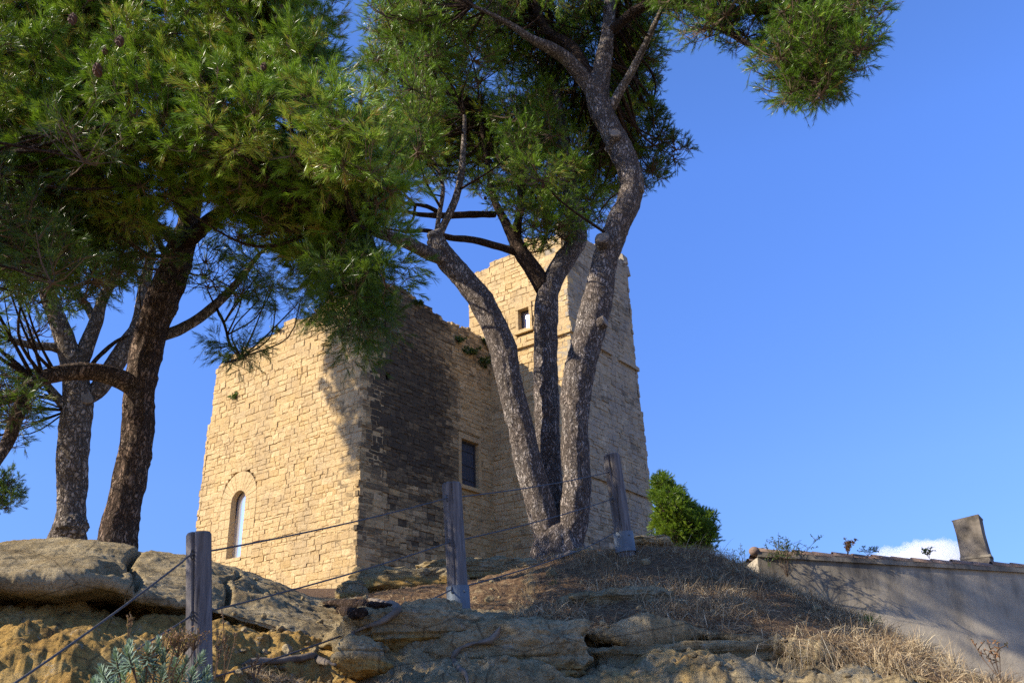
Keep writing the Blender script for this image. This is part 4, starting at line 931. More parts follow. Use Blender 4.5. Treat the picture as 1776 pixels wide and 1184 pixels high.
def back_pine():
    d = 12.0
    t = empty('pine_tree', W(120, 945, d), 'paler pine with a lopped knobbly trunk standing left of the dark leaning one', 'pine tree', 'pines on the hill')
    L = []; g = M_BARK_PALE
    L.append(trunk_part('trunk', [(112, 1000, d, 79), (118, 935, d, 63), (124, 895, d, 52), (125, 850, d, 48), (126, 790, d, 50), (131, 740, d, 52), (134, 700, d, 48), (130, 655, d, 40), (126, 615, d, 39)], M_BARK_PALE, t, 40, .022, .16, 51, .026))
    def limb(pts, n=14, seed=0, mat=g): L.append(trunk_part('limb', pts, mat, t, n, .010, .10, seed, .05, (16, 16, 6)))
    limb([(127, 640, d, 40), (112, 585, d, 34), (96, 545, d, 30), (80, 500, d, 26), (60, 430, d - .1, 18), (40, 350, d - .2, 10)], 16, 52)
    limb([(134, 640, d, 34), (150, 600, d, 26), (166, 560, d, 24), (178, 520, d, 18), (205, 470, d - .1, 16), (240, 440, d - .2, 10)], 14, 53)
    limb([(166, 560, d, 14), (150, 530, d + .1, 13), (125, 500, d + .1, 9), (118, 470, d, 6)], 10, 54)
    limb([(150, 690, d, 26), (172, 672, d, 30), (200, 630, d, 32), (225, 590, d, 30), (243, 560, d, 28), (250, 500, d, 20), (265, 430, d, 12)], 16, 55)
    limb([(118, 712, d, 18), (100, 690, d, 17), (85, 672, d, 14), (60, 640, d, 9)], 10, 56)
    limb([(118, 612, d, 18), (90, 602, d, 16), (60, 600, d, 14), (20, 590, d, 10)], 10, 57)
    limb([(140, 660, d - .1, 8), (170, 620, d - .1, 7), (205, 590, d - .1, 6), (235, 580, d - .1, 4)], 8, 58, M_LIMB)
    V0, F0 = ico(4); pb = W(122, 915, d - .14); mesh('burl', pb + V0 * np.array([.19, .17, .16]) * (1 + .22 * fbm(V0 * 2.2, 4, 5) + .08 * fbm(V0 * 9, 3, 6))[:, None], [F0], M_BARK_PALE, t, True); stub(150, 695, d - .1, 22, (.4, -.8, .2), t, .05, g)
    R = rng_(91)
    cen = np.vstack([fill([(-120, 430), (60, 440), (110, 520), (60, 590), (-120, 640)], 11., 13., 26, R, .3), fill([(90, 400), (270, 400), (250, 480), (160, 500)], 11.2, 12.6, 16, R, .3),
                     fill([(-80, 640), (60, 660), (50, 720), (20, 770), (-80, 770)], 11.4, 12.4, 12, R, .25)])
    limb_to(None, L[1:], cen, R, t, .013).build('branches', M_LIMB, t, True)
    mb = MB(); clusters(mb, cen, .36, R, 10, 4, .14, .08, 24, .0034, .75, .3, -.02)
    mb.build('crown', [M_NEEDLE_D, M_TWIG], t)
back_pine()

def far_pine(base, h, crown_pts, rad, label, mat, seed, r0=.2, nn=22, w=.006, nsub=14, nsh=6, bright=.05):
    t = empty('pine_tree', base, label, 'pine tree', 'pines on the hill'); R = rng_(seed)
    P = np.array([base + np.array([0, 0, -.6]), base + np.array([.1, 0, h * .4]), base + np.array([-.1, .1, h * .75]), base + np.array([0, 0, h])])
    V, q = tube(P, np.array([r0 * 1.3, r0, r0 * .6, r0 * .2]), 16, .12, .02, .1, seed); mesh('trunk', V, q, M_BARK_GREY, t, True)
    limb_to(None, [(crom(P[1:], step=.2), None)], crown_pts, R, t, .06).build('branches', M_LIMB, t, True)
    mb = MB(); clusters(mb, crown_pts, rad, R, nsub, nsh, .16, .11, nn, w, .8, .5, bright, jit=.22); mb.build('crown', [mat, M_TWIG], t)
R = rng_(7)
b = W(1165, 985, 26); b[2] = 4.6
far_pine(b, 3.6, np.vstack([fill([(1146, 838), (1160, 845), (1182, 875), (1212, 890), (1232, 905), (1236, 945), (1200, 970), (1146, 970)], 24.5, 27.5, 40, R, .34), fill([(1146, 852), (1212, 890), (1228, 930), (1148, 930)], 24.3, 25.2, 12, R, .34)]), .35,
         'low rounded bright green pine beside the right foot of the tower', M_BUSH, 7, .14, 30, .0085, 20, 7, .06)
_R = rng_(3); C_ = []
for _ in range(95):            # the crown whose shade falls on the castle corner
    zz = _R.uniform(9.8, 15.2); wd_ = .5 + 1.75 * smooth01((zz - 9.6) / 3.8)
    C_.append(KC + AX * _R.uniform(-.9, wd_ - .15) + ZX * zz + SUNV * _R.uniform(13, 16))
b = np.mean(C_, 0) - AX * 3.2; b[2] = 4.4
far_pine(b, 13.5, np.vstack([np.array(C_), fill([(-60, 830), (35, 830), (42, 850), (20, 872), (-60, 890)], 26.5, 28, 14, R, .25)]), .42, 'dark distant pine whose low branch tip shows at the left edge', M_NEEDLE_D, 13, .2, 20, .007)

# ------------------------------------------------------------------ fence posts and cables
def post(u0, v0, u1, v1, d, w, label, seed, shoe=True, below=.25):
    A, B = W(u1, v1, d), W(u0, v0, d); ax = nrm(B - A); r = pxr(B, w); Bt = B
    t = empty('fence_post', A, label, 'post', 'timber fence posts along the bank')
    n = 40; zs = np.concatenate([np.linspace(-below, 0.02, 4), np.linspace(.05, np.linalg.norm(B - A) - .012, 26)]); H = np.linalg.norm(B - A)
    tow = CAM - A; tow = nrm(tow - ax * (tow @ ax)); sd = np.cross(ax, tow)
    th = np.linspace(0, 2 * pi, n, endpoint=False)
    R = rng_(seed); V = []
    c0 = R.uniform(-.35, -.05)
    for z in zs:
        rr = r * (1 + .02 * vn(np.stack([np.cos(th) * 2, np.sin(th) * 2, th * 0 + z * 2], 1), seed) + .012 * vn(np.stack([th * 6, th * 0, th * 0 + z * .8], 1), seed + 1))
        cr = c0 + .12 * math.sin(z * 2.3 + seed) ; dth = (th - cr + pi) % (2 * pi) - pi
        rr = rr - r * .34 * np.exp(-(dth / .075) ** 2) * (0.35 + .65 * min(1, max(0, z / H)))
        V.append(A + ax * z + (tow * np.cos(th)[:, None] + sd * np.sin(th)[:, None]) * rr[:, None])
    V.append(A + ax * H + (V[-1] - A - ax * zs[-1]) * .90)
    k = len(V); V = np.vstack(V + [(A + ax * (H + .004))[None]])
    i = np.arange(k - 1)[:, None] * n; j = np.arange(n)[None]; jj = (j + 1) % n
    q = np.stack([i + j, i + jj, i + n + jj, i + n + j], -1).reshape(-1, 4); e = (k - 1) * n; j = j[0]; jj = jj[0]
    mesh('timber', V, [q, np.stack([e + j, e + jj, np.full(n, len(V) - 1)], -1)], M_WOOD, t, False)
    if shoe:
        P = np.array([A - ax * .10, A + ax * .035, A + ax * .095]); V, q = tube(P, np.array([r * 1.16] * 3), 28, .03, 0, 0, 0, False)
        V2, q2 = tube(P, np.array([r * 1.09] * 3), 28, .03, 0, 0, 0, False); m_ = MB(); m_.add(V, q); m_.add(V2, q2)
        kk = len(V); m_.add(np.vstack([V[-28:], V2[-28:]]), [np.stack([np.arange(28), (np.arange(28) + 1) % 28, (np.arange(28) + 1) % 28 + 28, np.arange(28) + 28], -1)])
        m_.build('steel_shoe', M_ZINC, t)
        for a in (-.5, .6):
            V, F_ = ico(1); mesh('bolt', V * .011 + A + ax * .05 + (tow * cos(a) + sd * sin(a)) * r * 1.17, [F_], M_ZINC, t)
    def at(v):
        f = (v - v1) / (v0 - v1); return A + (B - A) * f, tow, sd, r, t, ax
    return at
P1 = post(345, 924, 346, 1222, 5.0, 42, 'nearest timber fence post, split down the front, behind the blue green plant', 3, False, .35)
P2 = post(783, 838, 795, 1040, 6.6, 33, 'middle timber fence post in a steel shoe, in front of the castle door', 5)
P3 = post(1060, 789, 1083, 940, 8.8, 29, 'farthest timber fence post leaning left beside the forked pine', 8)
def cable(keys, label, r=.0052):
    """keys: (post, v) fixings on the posts or (u, v, d) free points"""
    P = []; ties = []
    for k in keys:
        if callable(k[0]):
            p, tow, sd, rr, par, ax = k[0](k[1]); o = nrm(tow * .86 - sd * .5)
            q = p + o * (rr + r * .9)
            P.append(q); ties.append((q, o, ax, rr, p, tow, sd))
        else: P.append(W(*k))
    D = []
    for a, b in zip(P[:-1], P[1:]):
        s = np.linspace(0, 1, 14, endpoint=False)[:, None]; L = np.linalg.norm(b - a)
        q = a + (b - a) * s; q[:, 2] -= (.035 * L * s * (1 - s))[:, 0]; D.append(q)
    D = np.vstack(D + [P[-1][None]])
    t = empty('fence_cable', P[0], label, 'cable', 'steel cables strung between the fence posts')
    V, q = tube(D, np.full(len(D), r), 10, .5, 0, 0); mesh('strand', V, q, M_CABLE, t, True)
    for q0, o, ax, rr, p, tow, sd in ties:
        ring = np.array([q0 + (ax * math.sin(a) + np.cross(ax, o) * math.cos(a)) * .0 + o * (.014 * math.cos(a)) + ax * (.022 * math.sin(a)) for a in np.linspace(0, 2 * pi, 13)])
        V, f = tube(ring, np.full(13, .0042), 6, .01, 0, 0, 0, False); mesh('staple', V, f, M_CABLE, t, True)
cable([(-330, 1455, 3.3), (20, 1188, 4.05), (P1, 966), (P2, 868), (P3, 822)], 'topmost of the three cables, running down to the bottom left corner')
cable([(-120, 1392, 3.7), (250, 1117, 4.7), (P1, 1073), (P2, 945), (P3, 868)], 'middle cable crossing the posts at half their height')
cable([(P1, 1186), (600, 1099, 5.75), (P2, 1024), (1010, 952, 8.1), (P3, 922)], 'lowest cable, close to the ground over the roots and rocks')

# ------------------------------------------------------------------ neighbouring house
def house():
    az, sl = radians(90), -.095
    O = W(1312, 955, 15.0); D = np.array([sin(az), cos(az), 0.]); NN = np.array([D[1], -D[0], 0.]); Lw = 9.0
    zt = O[2]; t = empty('house', (*O[:2], .4), 'low house gable with grey plaster, a tiled edge and a leaning looking chimney', 'house')
    n = 140; s = np.linspace(0, Lw, n); m_ = 40
    S, H = np.meshgrid(s, np.linspace(0, 1, m_)); top = zt + sl * S - .10
    Z = .2 + (top - .2) * H
    wob = .018 * fbm(np.stack([S * .9, Z * .9, S * 0], -1), 3, 61)
    V = np.stack([O[0] + D[0] * S + NN[0] * wob, O[1] + D[1] * S + NN[1] * wob, Z], -1).reshape(-1, 3)
    i = np.arange(m_ - 1)[:, None] * n; j = np.arange(n - 1)[None]
    q = np.stack([i + j, i + j + 1, i + n + j + 1, i + n + j], -1).reshape(-1, 4)
    st = np.clip((.35 + .75 * smooth01((H - .74) / .26)) * (1.25 - .85 * smooth01((S - .8) / 2.4)), 0, 1)  # plaster stain, with shade painted in towards the left end
    mb = MB(); mb.add(V, [q], stain=st.ravel())
    side = np.array([[*(O - NN * b)[:2], z] for b in (0, 6) for z in (.2, zt - .10)]); mb.add(side, [np.array([[0, 1, 3, 2]])], stain=.5)
    rear = np.array([[*(O + D * a - NN * 6)[:2], z] for a, z in ((0, .2), (Lw, .2), (Lw, zt + sl * Lw - .1), (0, zt - .1))]); mb.add(rear, [np.array([[0, 1, 2, 3]])], stain=.3)
    mb.build('wall', M_RENDER, t, True)
    mb = MB(); R = rng_(66)      # mortar band, then the row of half round tiles
    V, Q = box8(O + D * Lw / 2 + ZX * (sl * Lw / 2 - .055) + NN * .0, [nrm(D + ZX * sl), NN, ZX], (Lw / 2 + .02, .05, .045)); mb.add(V, Q, stain=.95)  # mortar coloured dark as the shadow under the tiles
    mb.build('mortar_band', M_RENDER, t)
    mb = MB(); p = 0.
    while p < Lw:
        L = .38; th = np.linspace(-.15, pi + .15, 12); c = O + D * (p - .04) + ZX * (sl * p - .02) - NN * .02; r0, r1 = .082, .068
        tw = R.uniform(-.012, .012)
        rings = []
        for a, rr, dz in ((0, r0, .012), (0, r0 - .016, .012), (L, r1, -.004), (L, r1 - .016, -.004)):
            rings.append(c + D * a + ZX * (sl * a + dz + tw) + NN * np.cos(th)[:, None] * rr + ZX * np.sin(th)[:, None] * rr * .8)
        V = np.vstack([rings[1], rings[0], rings[2]]); k = np.arange(11)
        mb.add(V, [np.stack([k + o, k + 1 + o, k + 13 + o, k + 12 + o], -1) for o in (0, 12)], tint=np.clip(R.normal(.5 - .35 * (p < 1.2), .22), 0, 1))
        p += .315
    V, F_ = ico(2); mb.add(V * np.array([.09, .10, .075]) + O - D * .03 - NN * .02 + ZX * .0, [F_], tint=.05)
    mb.build('tile_edge', M_TILE, t, True)
    mb = MB()
    for k in range(22):
        a = O - NN * (.14 + k * .27) + ZX * (-.01 - .02 * k); th = np.linspace(0, pi, 8)
        V = np.vstack([a + D * e + ZX * (sl * e) + NN * np.cos(th)[:, None] * .14 + ZX * np.sin(th)[:, None] * .05 for e in (0, Lw)]); j = np.arange(7)
        mb.add(V, [np.stack([j, j + 1, j + 9, j + 8], -1)], tint=.4)
    mb.build('roof', M_TILE, t, True)
    # chimney: tapering rendered stack with a pointed top and a flared right foot
    c = W(1694, 968, 16.75); h = W(1690, 897, 16.75)[2] - c[2]; a1 = radians(122); A = np.array([sin(a1), cos(a1), 0.]); Bn = np.array([A[1], -A[0], 0.])
    hw = .215; prof = [(-.25, hw + .02), (0, hw + .012), (.08, hw + .0), (h * .3, hw - .005), (h * .6, hw - .01), (h * .93, hw)]
    rows = []
    for z, w in prof:
        b = w * .8; rows.append([c + A * x + Bn * y + ZX * z for x, y in ((-w, b), (w * .9, b), (w, -b), (-w, -b))])
    zt2 = [h * .95, h * 1.02, h * .97, h * .92]
    rows.append([np.array([*r_[:2], c[2] + z]) for r_, z in zip([c + A * x + Bn * y for x, y in ((-hw - .012, hw * .82), (hw * .93, hw * .82), (hw + .012, -hw * .82), (-hw - .012, -hw * .82))], zt2)])
    V = np.array(rows).reshape(-1, 3); Q = []
    for k in range(len(rows) - 1):
        for j in range(4): Q.append([k * 4 + j, k * 4 + (j + 1) % 4, k * 4 + 4 + (j + 1) % 4, k * 4 + 4 + j])
    k = (len(rows) - 1) * 4; Q.append([k, k + 1, k + 2, k + 3])
    st = np.concatenate([np.full(len(V) - 8, 1.), np.full(8, 1.)])
    ch = mesh('chimney', V, [np.array(Q)], M_SOOT, t, False, {'stain': st})
    V, Q = box8(c + ZX * .0 + Bn * .0, [A, Bn, ZX], (hw + .02, hw * .8 + .02, .018))
    fl = mesh('flashing', V, Q, M_RENDER, None, False, {'stain': np.full(8, .9)}); fl.parent = ch; fl.location = tuple(-np.array(t.location))
house()

# ------------------------------------------------------------------ grass, litter, plants
def blades(mb, P, D, L, w, droop, tint, mi=0):
    n = len(P); L = np.broadcast_to(L, (n,))[:, None]; dr = np.broadcast_to(droop, (n,))[:, None]
    sd = nrm(np.cross(D, rng_(n).normal(size=(n, 3)))) * np.reshape(np.broadcast_to(w, (n,)), (-1, 1))
    m1 = P + D * L * .4 - ZX * dr * L * .08; m2 = P + D * L * .75 - ZX * dr * L * .38; tp = P + D * L - ZX * dr * L * .85
    V = np.stack([P - sd, P + sd, m1 - sd * .85, m1 + sd * .85, m2 - sd * .6, m2 + sd * .6, tp], 1).reshape(-1, 3); i = np.arange(n) * 7
    mb.add(V, [np.stack([i, i + 1, i + 3, i + 2], -1), np.stack([i + 2, i + 3, i + 5, i + 4], -1), np.stack([i + 4, i + 5, i + 6], -1)], mi, tint=np.repeat(tint, 7))
def sample(R, n, u0, u1, t0, t1, dens=None):
    iu = np.searchsorted(TU, R.uniform(u0, u1, n)); it = np.searchsorted(TT, R.uniform(t0, t1, n))
    iu = np.clip(iu, 0, len(TU) - 2); it = np.clip(it, 0, len(TT) - 2)
    p = TP[it, iu]; f, g_ = R.random((n, 1)), R.random((n, 1))
    p = p + (TP[it, iu + 1] - p) * f + (TP[it + 1, iu] - p) * g_
    keep = np.ones(n, bool)
    if dens is not None: keep = R.random(n) < dens(p, TU[iu], TT[it])
    nn = TN[it, iu]; nn = nn * np.where(nn[:, 2:3] < -.3, -1, 1)
    return p[keep], nn[keep], TU[iu][keep], TT[it][keep]
R = rng_(301)
clump = lambda p, u, t: np.clip(.28 + 2.4 * fbm(p * 3.0, 3, 71), .02, 1)
mb = MB()
p, nn, u, t = sample(R, 60000, 890, 1790, 6.0, 8.9, clump)
d = nrm(nn * .5 + R.normal(0, .55, p.shape) + np.array([0, -.1, .35]))
blades(mb, p, d, R.uniform(.05, .20, len(p)) * (1 + .6 * (R.random(len(p)) < .1)), R.uniform(.0009, .0017, len(p)), R.uniform(.2, 1.2, len(p)), np.clip(R.normal(.45, .25, len(p)), 0, 1))
p, nn, u, t = sample(R, 7000, 930, 1780, 5.8, 6.8, clump)            # blades hanging over the lip
d = nrm(nn * .5 + R.normal(0, .60, p.shape) + np.array([.1, -.35, .1]))
blades(mb, p, d, R.uniform(.12, .42, len(p)), R.uniform(.0010, .0020, len(p)), R.uniform(.7, 2.2, len(p)), np.clip(R.normal(.55, .28, len(p)), 0, 1))
p, nn, u, t = sample(R, 2200, 1000, 1790, 6.6, 8.4, clump)              # paler upright stalks on the right slope
d = nrm(R.normal(0, .5, p.shape) + np.array([.15, -.15, .8]))
blades(mb, p, d, R.uniform(.10, .30, len(p)), R.uniform(.0010, .0018, len(p)), R.uniform(.2, 1.6, len(p)), np.clip(R.normal(.80, .18, len(p)), 0, 1))
p, nn, u, t = sample(R, 3600, 960, 1760, 5.2, 6.15, clump)        # long stems trailing down over the rock below
d = nrm(nn * .45 + R.normal(0, .55, p.shape) + np.array([.1, -.5, .15]))
blades(mb, p, d, R.uniform(.15, .45, len(p)), R.uniform(.0010, .0018, len(p)), R.uniform(.8, 2.4, len(p)), np.clip(R.normal(.6, .25, len(p)), 0, 1))
tag(mb.build('dry_grass', M_DRY), 'dry straw coloured grass covering the mound and hanging over its lip', 'dry grass', kind='stuff')
mb = MB()
p, nn, u, t = sample(R, 60000, 560, 1790, 5.9, 9.0, lambda p, u, t: np.clip(.55 + 1.2 * fbm(p * 1.9, 3, 77), .0, 1) * np.where(u < 880, .6 * smooth01((t - 6.45) / .3), 1.))
d = R.normal(size=p.shape); d = nrm(d - nn * np.sum(d * nn, 1, keepdims=True) + nn * R.uniform(-.05, .35, (len(p), 1)))
blades(mb, p + nn * .006, d, R.uniform(.04, .10, len(p)), R.uniform(.0008, .0015, len(p)), .12, np.clip(R.normal(.40, .2, len(p)), 0, 1))
p, nn, u, t = sample(R, 9000, 420, 700, 2.6, 3.6)
d = R.normal(size=p.shape); d = nrm(d - nn * np.sum(d * nn, 1, keepdims=True) + nn * .15)
blades(mb, p + nn * .006, d, R.uniform(.04, .09, len(p)), R.uniform(.0008, .0013, len(p)), .1, np.clip(R.normal(.5, .2, len(p)), 0, 1))
tag(mb.build('pine_litter', M_DRY), 'brown fallen pine needles lying over the bank', 'pine litter', kind='stuff')

mb = MB(); V0, F0 = ico(1)
p, nn, u, t = sample(R, 420, 380, 1500, 2.4, 7.6)
for q in p:
    k = R.uniform(.006, .026) * (1 + (R.random() < .08)); V = V0 * k * R.uniform(.6, 1.2, 3) * (1 + .25 * R.normal(size=(len(V0), 1)) * .6)
    mb.add(V + q + ZX * k * .3, [F0], litter=0., ochre=R.choice([0., .1, .25]))
tag(mb.build('rubble', M_GROUND), 'small loose stones scattered over the bank', 'stones', kind='stuff')
def tuft(name, u, v, d, n, L, label, cat, mat=M_DRY, tint=.75, spread=.5, w=.0013, group=None, droop=.7, seed=0):
    R = rng_(seed + int(u)); b = W(u, v, d); z = ground_z(b[0], b[1]); b[2] = min(b[2], z + .03)
    P = b + R.normal(0, .03, (n, 3)) * np.array([1, 1, .2]); D = nrm(R.normal(0, spread, (n, 3)) + np.array([0, 0, 1.]))
    mb = MB(); blades(mb, P - ZX * .03, D, R.uniform(.5, 1.1, n) * L, w, R.uniform(.2, 1, n) * droop, np.clip(R.normal(tint, .18, n), 0, 1))
    o = mb.build(name, mat, loc=tuple(b)); return tag(o, label, cat, group)
GG = 'grass tufts on the slope'
tuft('grass_tuft', 1500, 1070, 7.4, 150, .14, 'fresh green grass tuft on the right slope', 'grass tuft', M_GRASSG, .6, .5, .0022, GG)
tuft('grass_tuft', 958, 1016, 7.8, 60, .13, 'green feathery tuft beside the mound top, left of the dry grass', 'grass tuft', M_GRASSG, .4, .45, .002, GG)
tuft('grass_tuft', 612, 1040, 8.6, 160, .09, 'low green tuft beside the small rounded rock', 'grass tuft', M_GRASSG, .6, .7, .0025, GG)
tuft('grass_tuft', 1425, 1040, 7.9, 70, .24, 'straw tuft in front of the left part of the house wall', 'grass tuft', M_DRY, .85, .35, .0014, GG)
tuft('grass_tuft', 1590, 1112, 6.9, 90, .28, 'pale fan of long straw stalks bending right on the slope', 'grass tuft', M_DRY, .9, .45, .0016, GG)
tuft('grass_tuft', 1650, 1150, 6.5, 110, .30, 'tall thin straw tuft near the lower right corner', 'grass tuft', M_DRY, .75, .3, .0012, GG)
tuft('grass_tuft', 1345, 1010, 8.3, 60, .2, 'straw tuft on the crest where the house wall begins', 'grass tuft', M_DRY, .75, .4, .0014, GG)
tuft('grass_tuft', 625, 1012, 9.4, 40, .22, 'thin dry tuft at the foot of the castle corner', 'grass tuft', M_DRY, .6, .25, .0016, GG)
tuft('grass_tuft', 878, 1010, 8.6, 50, .2, 'dry tuft right of the middle post on the brown bank', 'grass tuft', M_DRY, .65, .3, .0014, GG)
tuft('grass_tuft', 1195, 957, 9.0, 90, .16, 'grey green tuft on the mound top below the bright pine', 'grass tuft', M_GRASSG, .3, .5, .0018, GG)

def leafy(name, u, v, d, h, wd, n_st, n_lf, lsz, label, cat, mat, seed, stemmat=M_TWIG, tint=.5, group=None, lean=0.):
    """shrub of thin forked stems carrying small separate leaves"""
    R = rng_(seed); b = W(u, v, d); mb = MB(); A, B = [], []
    LP = []
    for k in range(n_st):
        top = b + np.array([R.normal(lean, wd), R.normal(0, wd), h * R.uniform(.55, 1.1)])
        mid = b + (top - b) * .5 + R.normal(0, wd * .2, 3); A += [b, mid]; B += [mid, top]
        for j in range(4):
            s = mid + (top - mid) * R.uniform(0, 1); e = s + np.array([R.normal(0, wd * .45), R.normal(0, wd * .45), R.uniform(-.02, .22) * h]); A.append(s); B.append(e)
            f = R.uniform(.1, 1.05, n_lf)[:, None]; LP.append(s + (e - s) * f)
        LP.append(mid + (top - mid) * R.uniform(.2, 1, n_lf)[:, None])
    A, B = np.array(A), np.array(B); sticks(mb, A, B, .0035, .0022, 1)
    P = np.vstack(LP); D = nrm(R.normal(size=P.shape) + np.array([0, 0, .3])); n = len(P); L = lsz * R.uniform(.6, 1.2, (n, 1))
    s = nrm(np.cross(D, R.normal(size=P.shape))) * L * .24
    V = np.stack([P, P + D * L * .45 + s, P + D * L, P + D * L * .45 - s], 1).reshape(-1, 3); i = np.arange(n) * 4
    mb.add(V, [np.stack([i, i + 1, i + 2, i + 3], -1)], 0, tint=np.repeat(np.clip(R.normal(tint, .25, n), 0, 1), 4))
    return tag(mb.build(name, [mat, stemmat], loc=tuple(b)), label, cat, group)
WG = 'weeds growing along the house roof edge'
leafy('shrub', 1365, 1000, 14.9, .62, .26, 22, 7, .035, 'thin leggy shrub with small leaves behind the left end of the house wall', 'shrub', M_LEAF, 1, tint=.2)
leafy('shrub', 1290, 1010, 14.2, .5, .18, 10, 6, .035, 'low sparse shrub between the mound and the house corner', 'shrub', M_LEAF, 2, tint=.3)
leafy('weed', 1470, 962, 15.35, .22, .06, 7, 16, .035, 'rust red dried weed on the roof edge', 'weed', M_DRYF, 3, tint=.0, group=WG)
leafy('weed', 1505, 963, 15.4, .12, .10, 6, 7, .03, 'low brown green weed right of the rust red one', 'weed', M_LEAF, 4, tint=.8, group=WG)
leafy('weed', 1612, 968, 15.9, .17, .08, 6, 8, .035, 'green weed on the roof edge left of the chimney', 'weed', M_LEAF, 5, tint=.8, group=WG)
leafy('weed', 1735, 1178, 6.1, .22, .06, 5, 5, .02, 'dark leafless looking weed in the lower right corner', 'weed', M_DRYF, 6, tint=.2)
for (s, z, w, h, n, lab) in ((2.55, 16.45, .22, .30, 10, 'dark weed hanging near the wall top, nearest the castle corner'), (4.9, 15.75, .18, .35, 9, 'dark weed in the wall face left of the broad one'), (5.75, 15.5, .24, .30, 12, 'broad dark weed clump in the upper shaded wall'), (6.5, 15.2, .20, .35, 10, 'dark weed lowest on the shaded wall near the tower'), (6.9, 16.2, .22, .5, 14, 'large dark weed in the angle of keep and tower')):
    p = KC + BX * s + NB * .10 + ZX * z; uv = p - CAM
    zz = uv @ FW; leafy('wall_weed', 888 + F * (uv @ RI) / zz, 592 - F * (uv @ UP) / zz, hypot(uv[0], uv[1]), h, w, n, 14, .09, lab, 'weed', M_LEAF, int(s * 10), tint=.15, group='weeds rooted in the castle walls')
for (s, z, w, h, n, lab) in ((6.9, 13.6, .16, .4, 7, 'grey green weed on the sunlit wall near its left edge'), (7.6, 15.5, .25, .3, 12, 'bushy weed on the top left corner of the sunlit wall'), (4.6, 15.9, .2, .3, 10, 'weed on the ragged top of the sunlit wall')):
    p = KC + AX * s + NA * .10 + ZX * z; uv = p - CAM
    zz = uv @ FW; leafy('wall_weed', 888 + F * (uv @ RI) / zz, 592 - F * (uv @ UP) / zz, hypot(uv[0], uv[1]), h, w, n, 12, .08, lab, 'weed', M_LEAF, int(s * 10), tint=.6, group='weeds rooted in the castle walls')

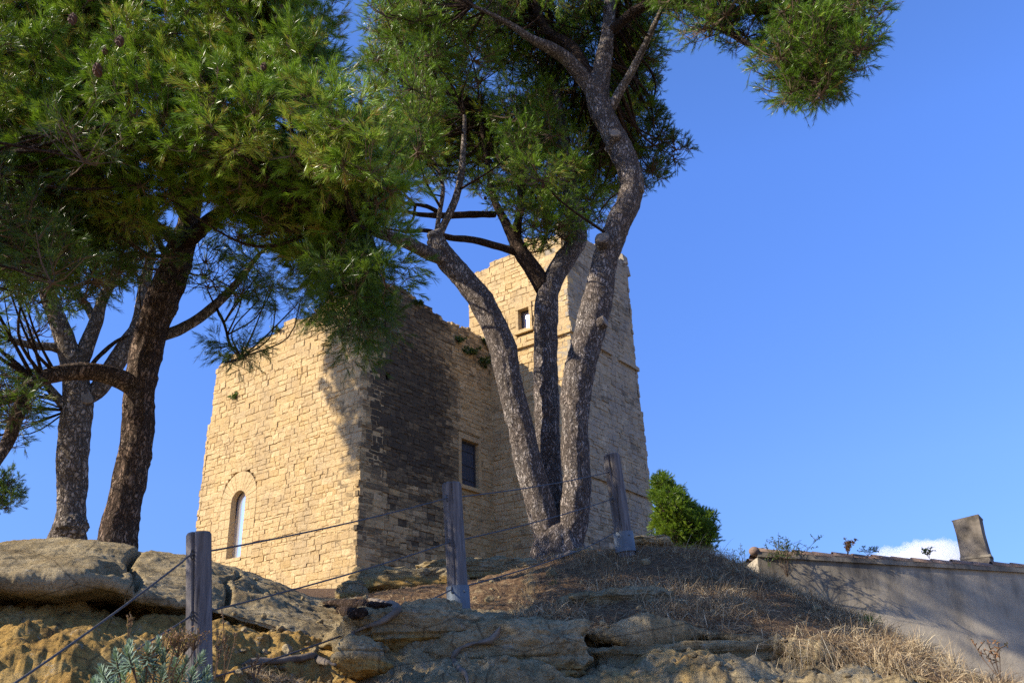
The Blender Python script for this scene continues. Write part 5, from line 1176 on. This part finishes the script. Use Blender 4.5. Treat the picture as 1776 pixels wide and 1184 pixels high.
def spurge():
    R = rng_(401); b = W(265, 1260, 4.5)
    t = empty('spurge_plant', b, 'blue green leafy plant with rusty dry flower heads at the foot of the nearest post', 'plant')
    mb = MB(); heads = []
    pts = [(180, 1165), (205, 1140), (222, 1118), (240, 1150), (258, 1125), (282, 1140), (300, 1128), (320, 1145), (345, 1140), (355, 1165), (215, 1172), (250, 1178), (285, 1172), (315, 1175), (170, 1185), (190, 1195), (235, 1195), (270, 1195), (340, 1190), (300, 1195), (262, 1152), (230, 1135), (335, 1160), (362, 1182), (205, 1188), (275, 1120), (310, 1155)]
    for u, v in pts:
        p = W(u + R.normal(0, 4), v + R.normal(0, 4), R.uniform(4.25, 4.6)); heads.append(p)
    H = np.array(heads); B = b + R.normal(0, .05, H.shape); M = (H + B) / 2 + np.array([0, 0, -.03])
    sticks(mb, B, M, .006, .005, 1); sticks(mb, M, H, .005, .004, 1)
    for h, m0 in zip(H, M):
        ax = nrm(nrm(h - m0) + np.array([0, -.25, .5])); n = 62
        a = nrm(np.cross(ax, [.3, .2, .9])); c = np.cross(ax, a); k = np.arange(n); ph = k * 2.39996; f = k / n
        el = 1.75 - 1.55 * f
        D = nrm(ax * np.cos(el)[:, None] + (a * np.cos(ph)[:, None] + c * np.sin(ph)[:, None]) * np.sin(el)[:, None] + R.normal(0, .08, (n, 3)))
        P = h + ax * ((f - .8) * .085)[:, None]; L = (.058 - .026 * f)[:, None] * R.uniform(.85, 1.15, (n, 1)); s = nrm(np.cross(D, ax + 1e-3)) * .0042
        V = np.stack([P - s * .4, P + s * .4, P + D * L * .6 + s, P + D * L * .6 - s, P + D * L], 1).reshape(-1, 3); i = np.arange(n) * 5
        mb.add(V, [np.stack([i, i + 1, i + 2, i + 3], -1), np.stack([i + 3, i + 2, i + 4], -1)], 0, tint=np.repeat(np.clip(.25 + .55 * f + R.normal(0, .14, n), 0, 1), 5))
    mb.build('leaves', [M_SPURGE, M_TWIG], t)
    for u, v, sp_ in [(305, 1098, 1.), (322, 1108, 1.), (338, 1104, .8), (290, 1110, .8), (255, 1130, .7), (312, 1115, 1.), (265, 1128, .6)]:
        mb = MB(); h = W(u, v, R.uniform(4.3, 4.5)); q = b + R.normal(0, .04, 3); e = h + R.normal(0, .022, (34, 3)) * sp_ * np.array([1.2, 1.2, .9])
        sticks(mb, q[None], (h - ZX * .06)[None], .004, .003, 1); sticks(mb, np.repeat((h - ZX * .06)[None], 34, 0), e, .0014, .001, 1)
        P = np.repeat(e, 5, 0) + R.normal(0, .004, (170, 3)); D = nrm(R.normal(size=P.shape)); s = nrm(np.cross(D, R.normal(size=P.shape))) * .004; L = .010
        V = np.stack([P, P + D * L * .5 + s, P + D * L, P + D * L * .5 - s], 1).reshape(-1, 3); i = np.arange(len(P)) * 4
        mb.add(V, [np.stack([i, i + 1, i + 2, i + 3], -1)], 0, tint=np.repeat(R.random(len(P)), 4)); mb.build('flower_head', [M_DRYF, M_TWIG], t)
spurge()
for k, (u, v, d, h, lab) in enumerate(((372, 1180, 4.7, .26, 'thin dry weed stalk touching the right side of the nearest post'), (388, 1180, 4.75, .28, 'taller dry weed stalk a little right of the nearest post'), (222, 1110, 5.4, .14, 'small dry sprig above the blue green plant'), (440, 1185, 5.0, .16, 'short dry weed under the lowest cable'))):
    leafy('dry_weed', u, v, d, h, .022, 4, 16, .010, lab, 'weed', M_DRYF, 50 + k, tint=.8, group='dry weeds round the nearest post')

def cloud():
    mt = bpy.data.materials.new('cloud_vapour'); mt.use_nodes = True; nt = mt.node_tree; nt.nodes.clear()
    out = nt.nodes.new('ShaderNodeOutputMaterial'); v = nt.nodes.new('ShaderNodeVolumeScatter'); v.inputs['Density'].default_value = .022; v.inputs['Color'].default_value = (1, 1, 1, 1)
    v.inputs['Anisotropy'].default_value = .2; nt.links.new(v.outputs[0], out.inputs['Volume'])
    V, Fc = ico(6); D = 1500.; c = W(1600, 1010, D)
    q = V * np.array([118, 80, 54.]); q = q * (1 + .30 * np.abs(fbm(V * 2.1 + 4.2, 5, 11))[:, None] + .45 * fbm(V * 1.3 + 1.7, 3, 12)[:, None])
    q = q + V * (26 * np.abs(fbm(q * .035, 6, 14, .6)))[:, None] - V * 6
    o = mesh('cloud', q + c, [Fc], mt, None, True, loc=c)
    tag(o, 'small white cloud low in the sky behind the house roof', 'cloud')
cloud(); SC.cycles.volume_bounces = 6
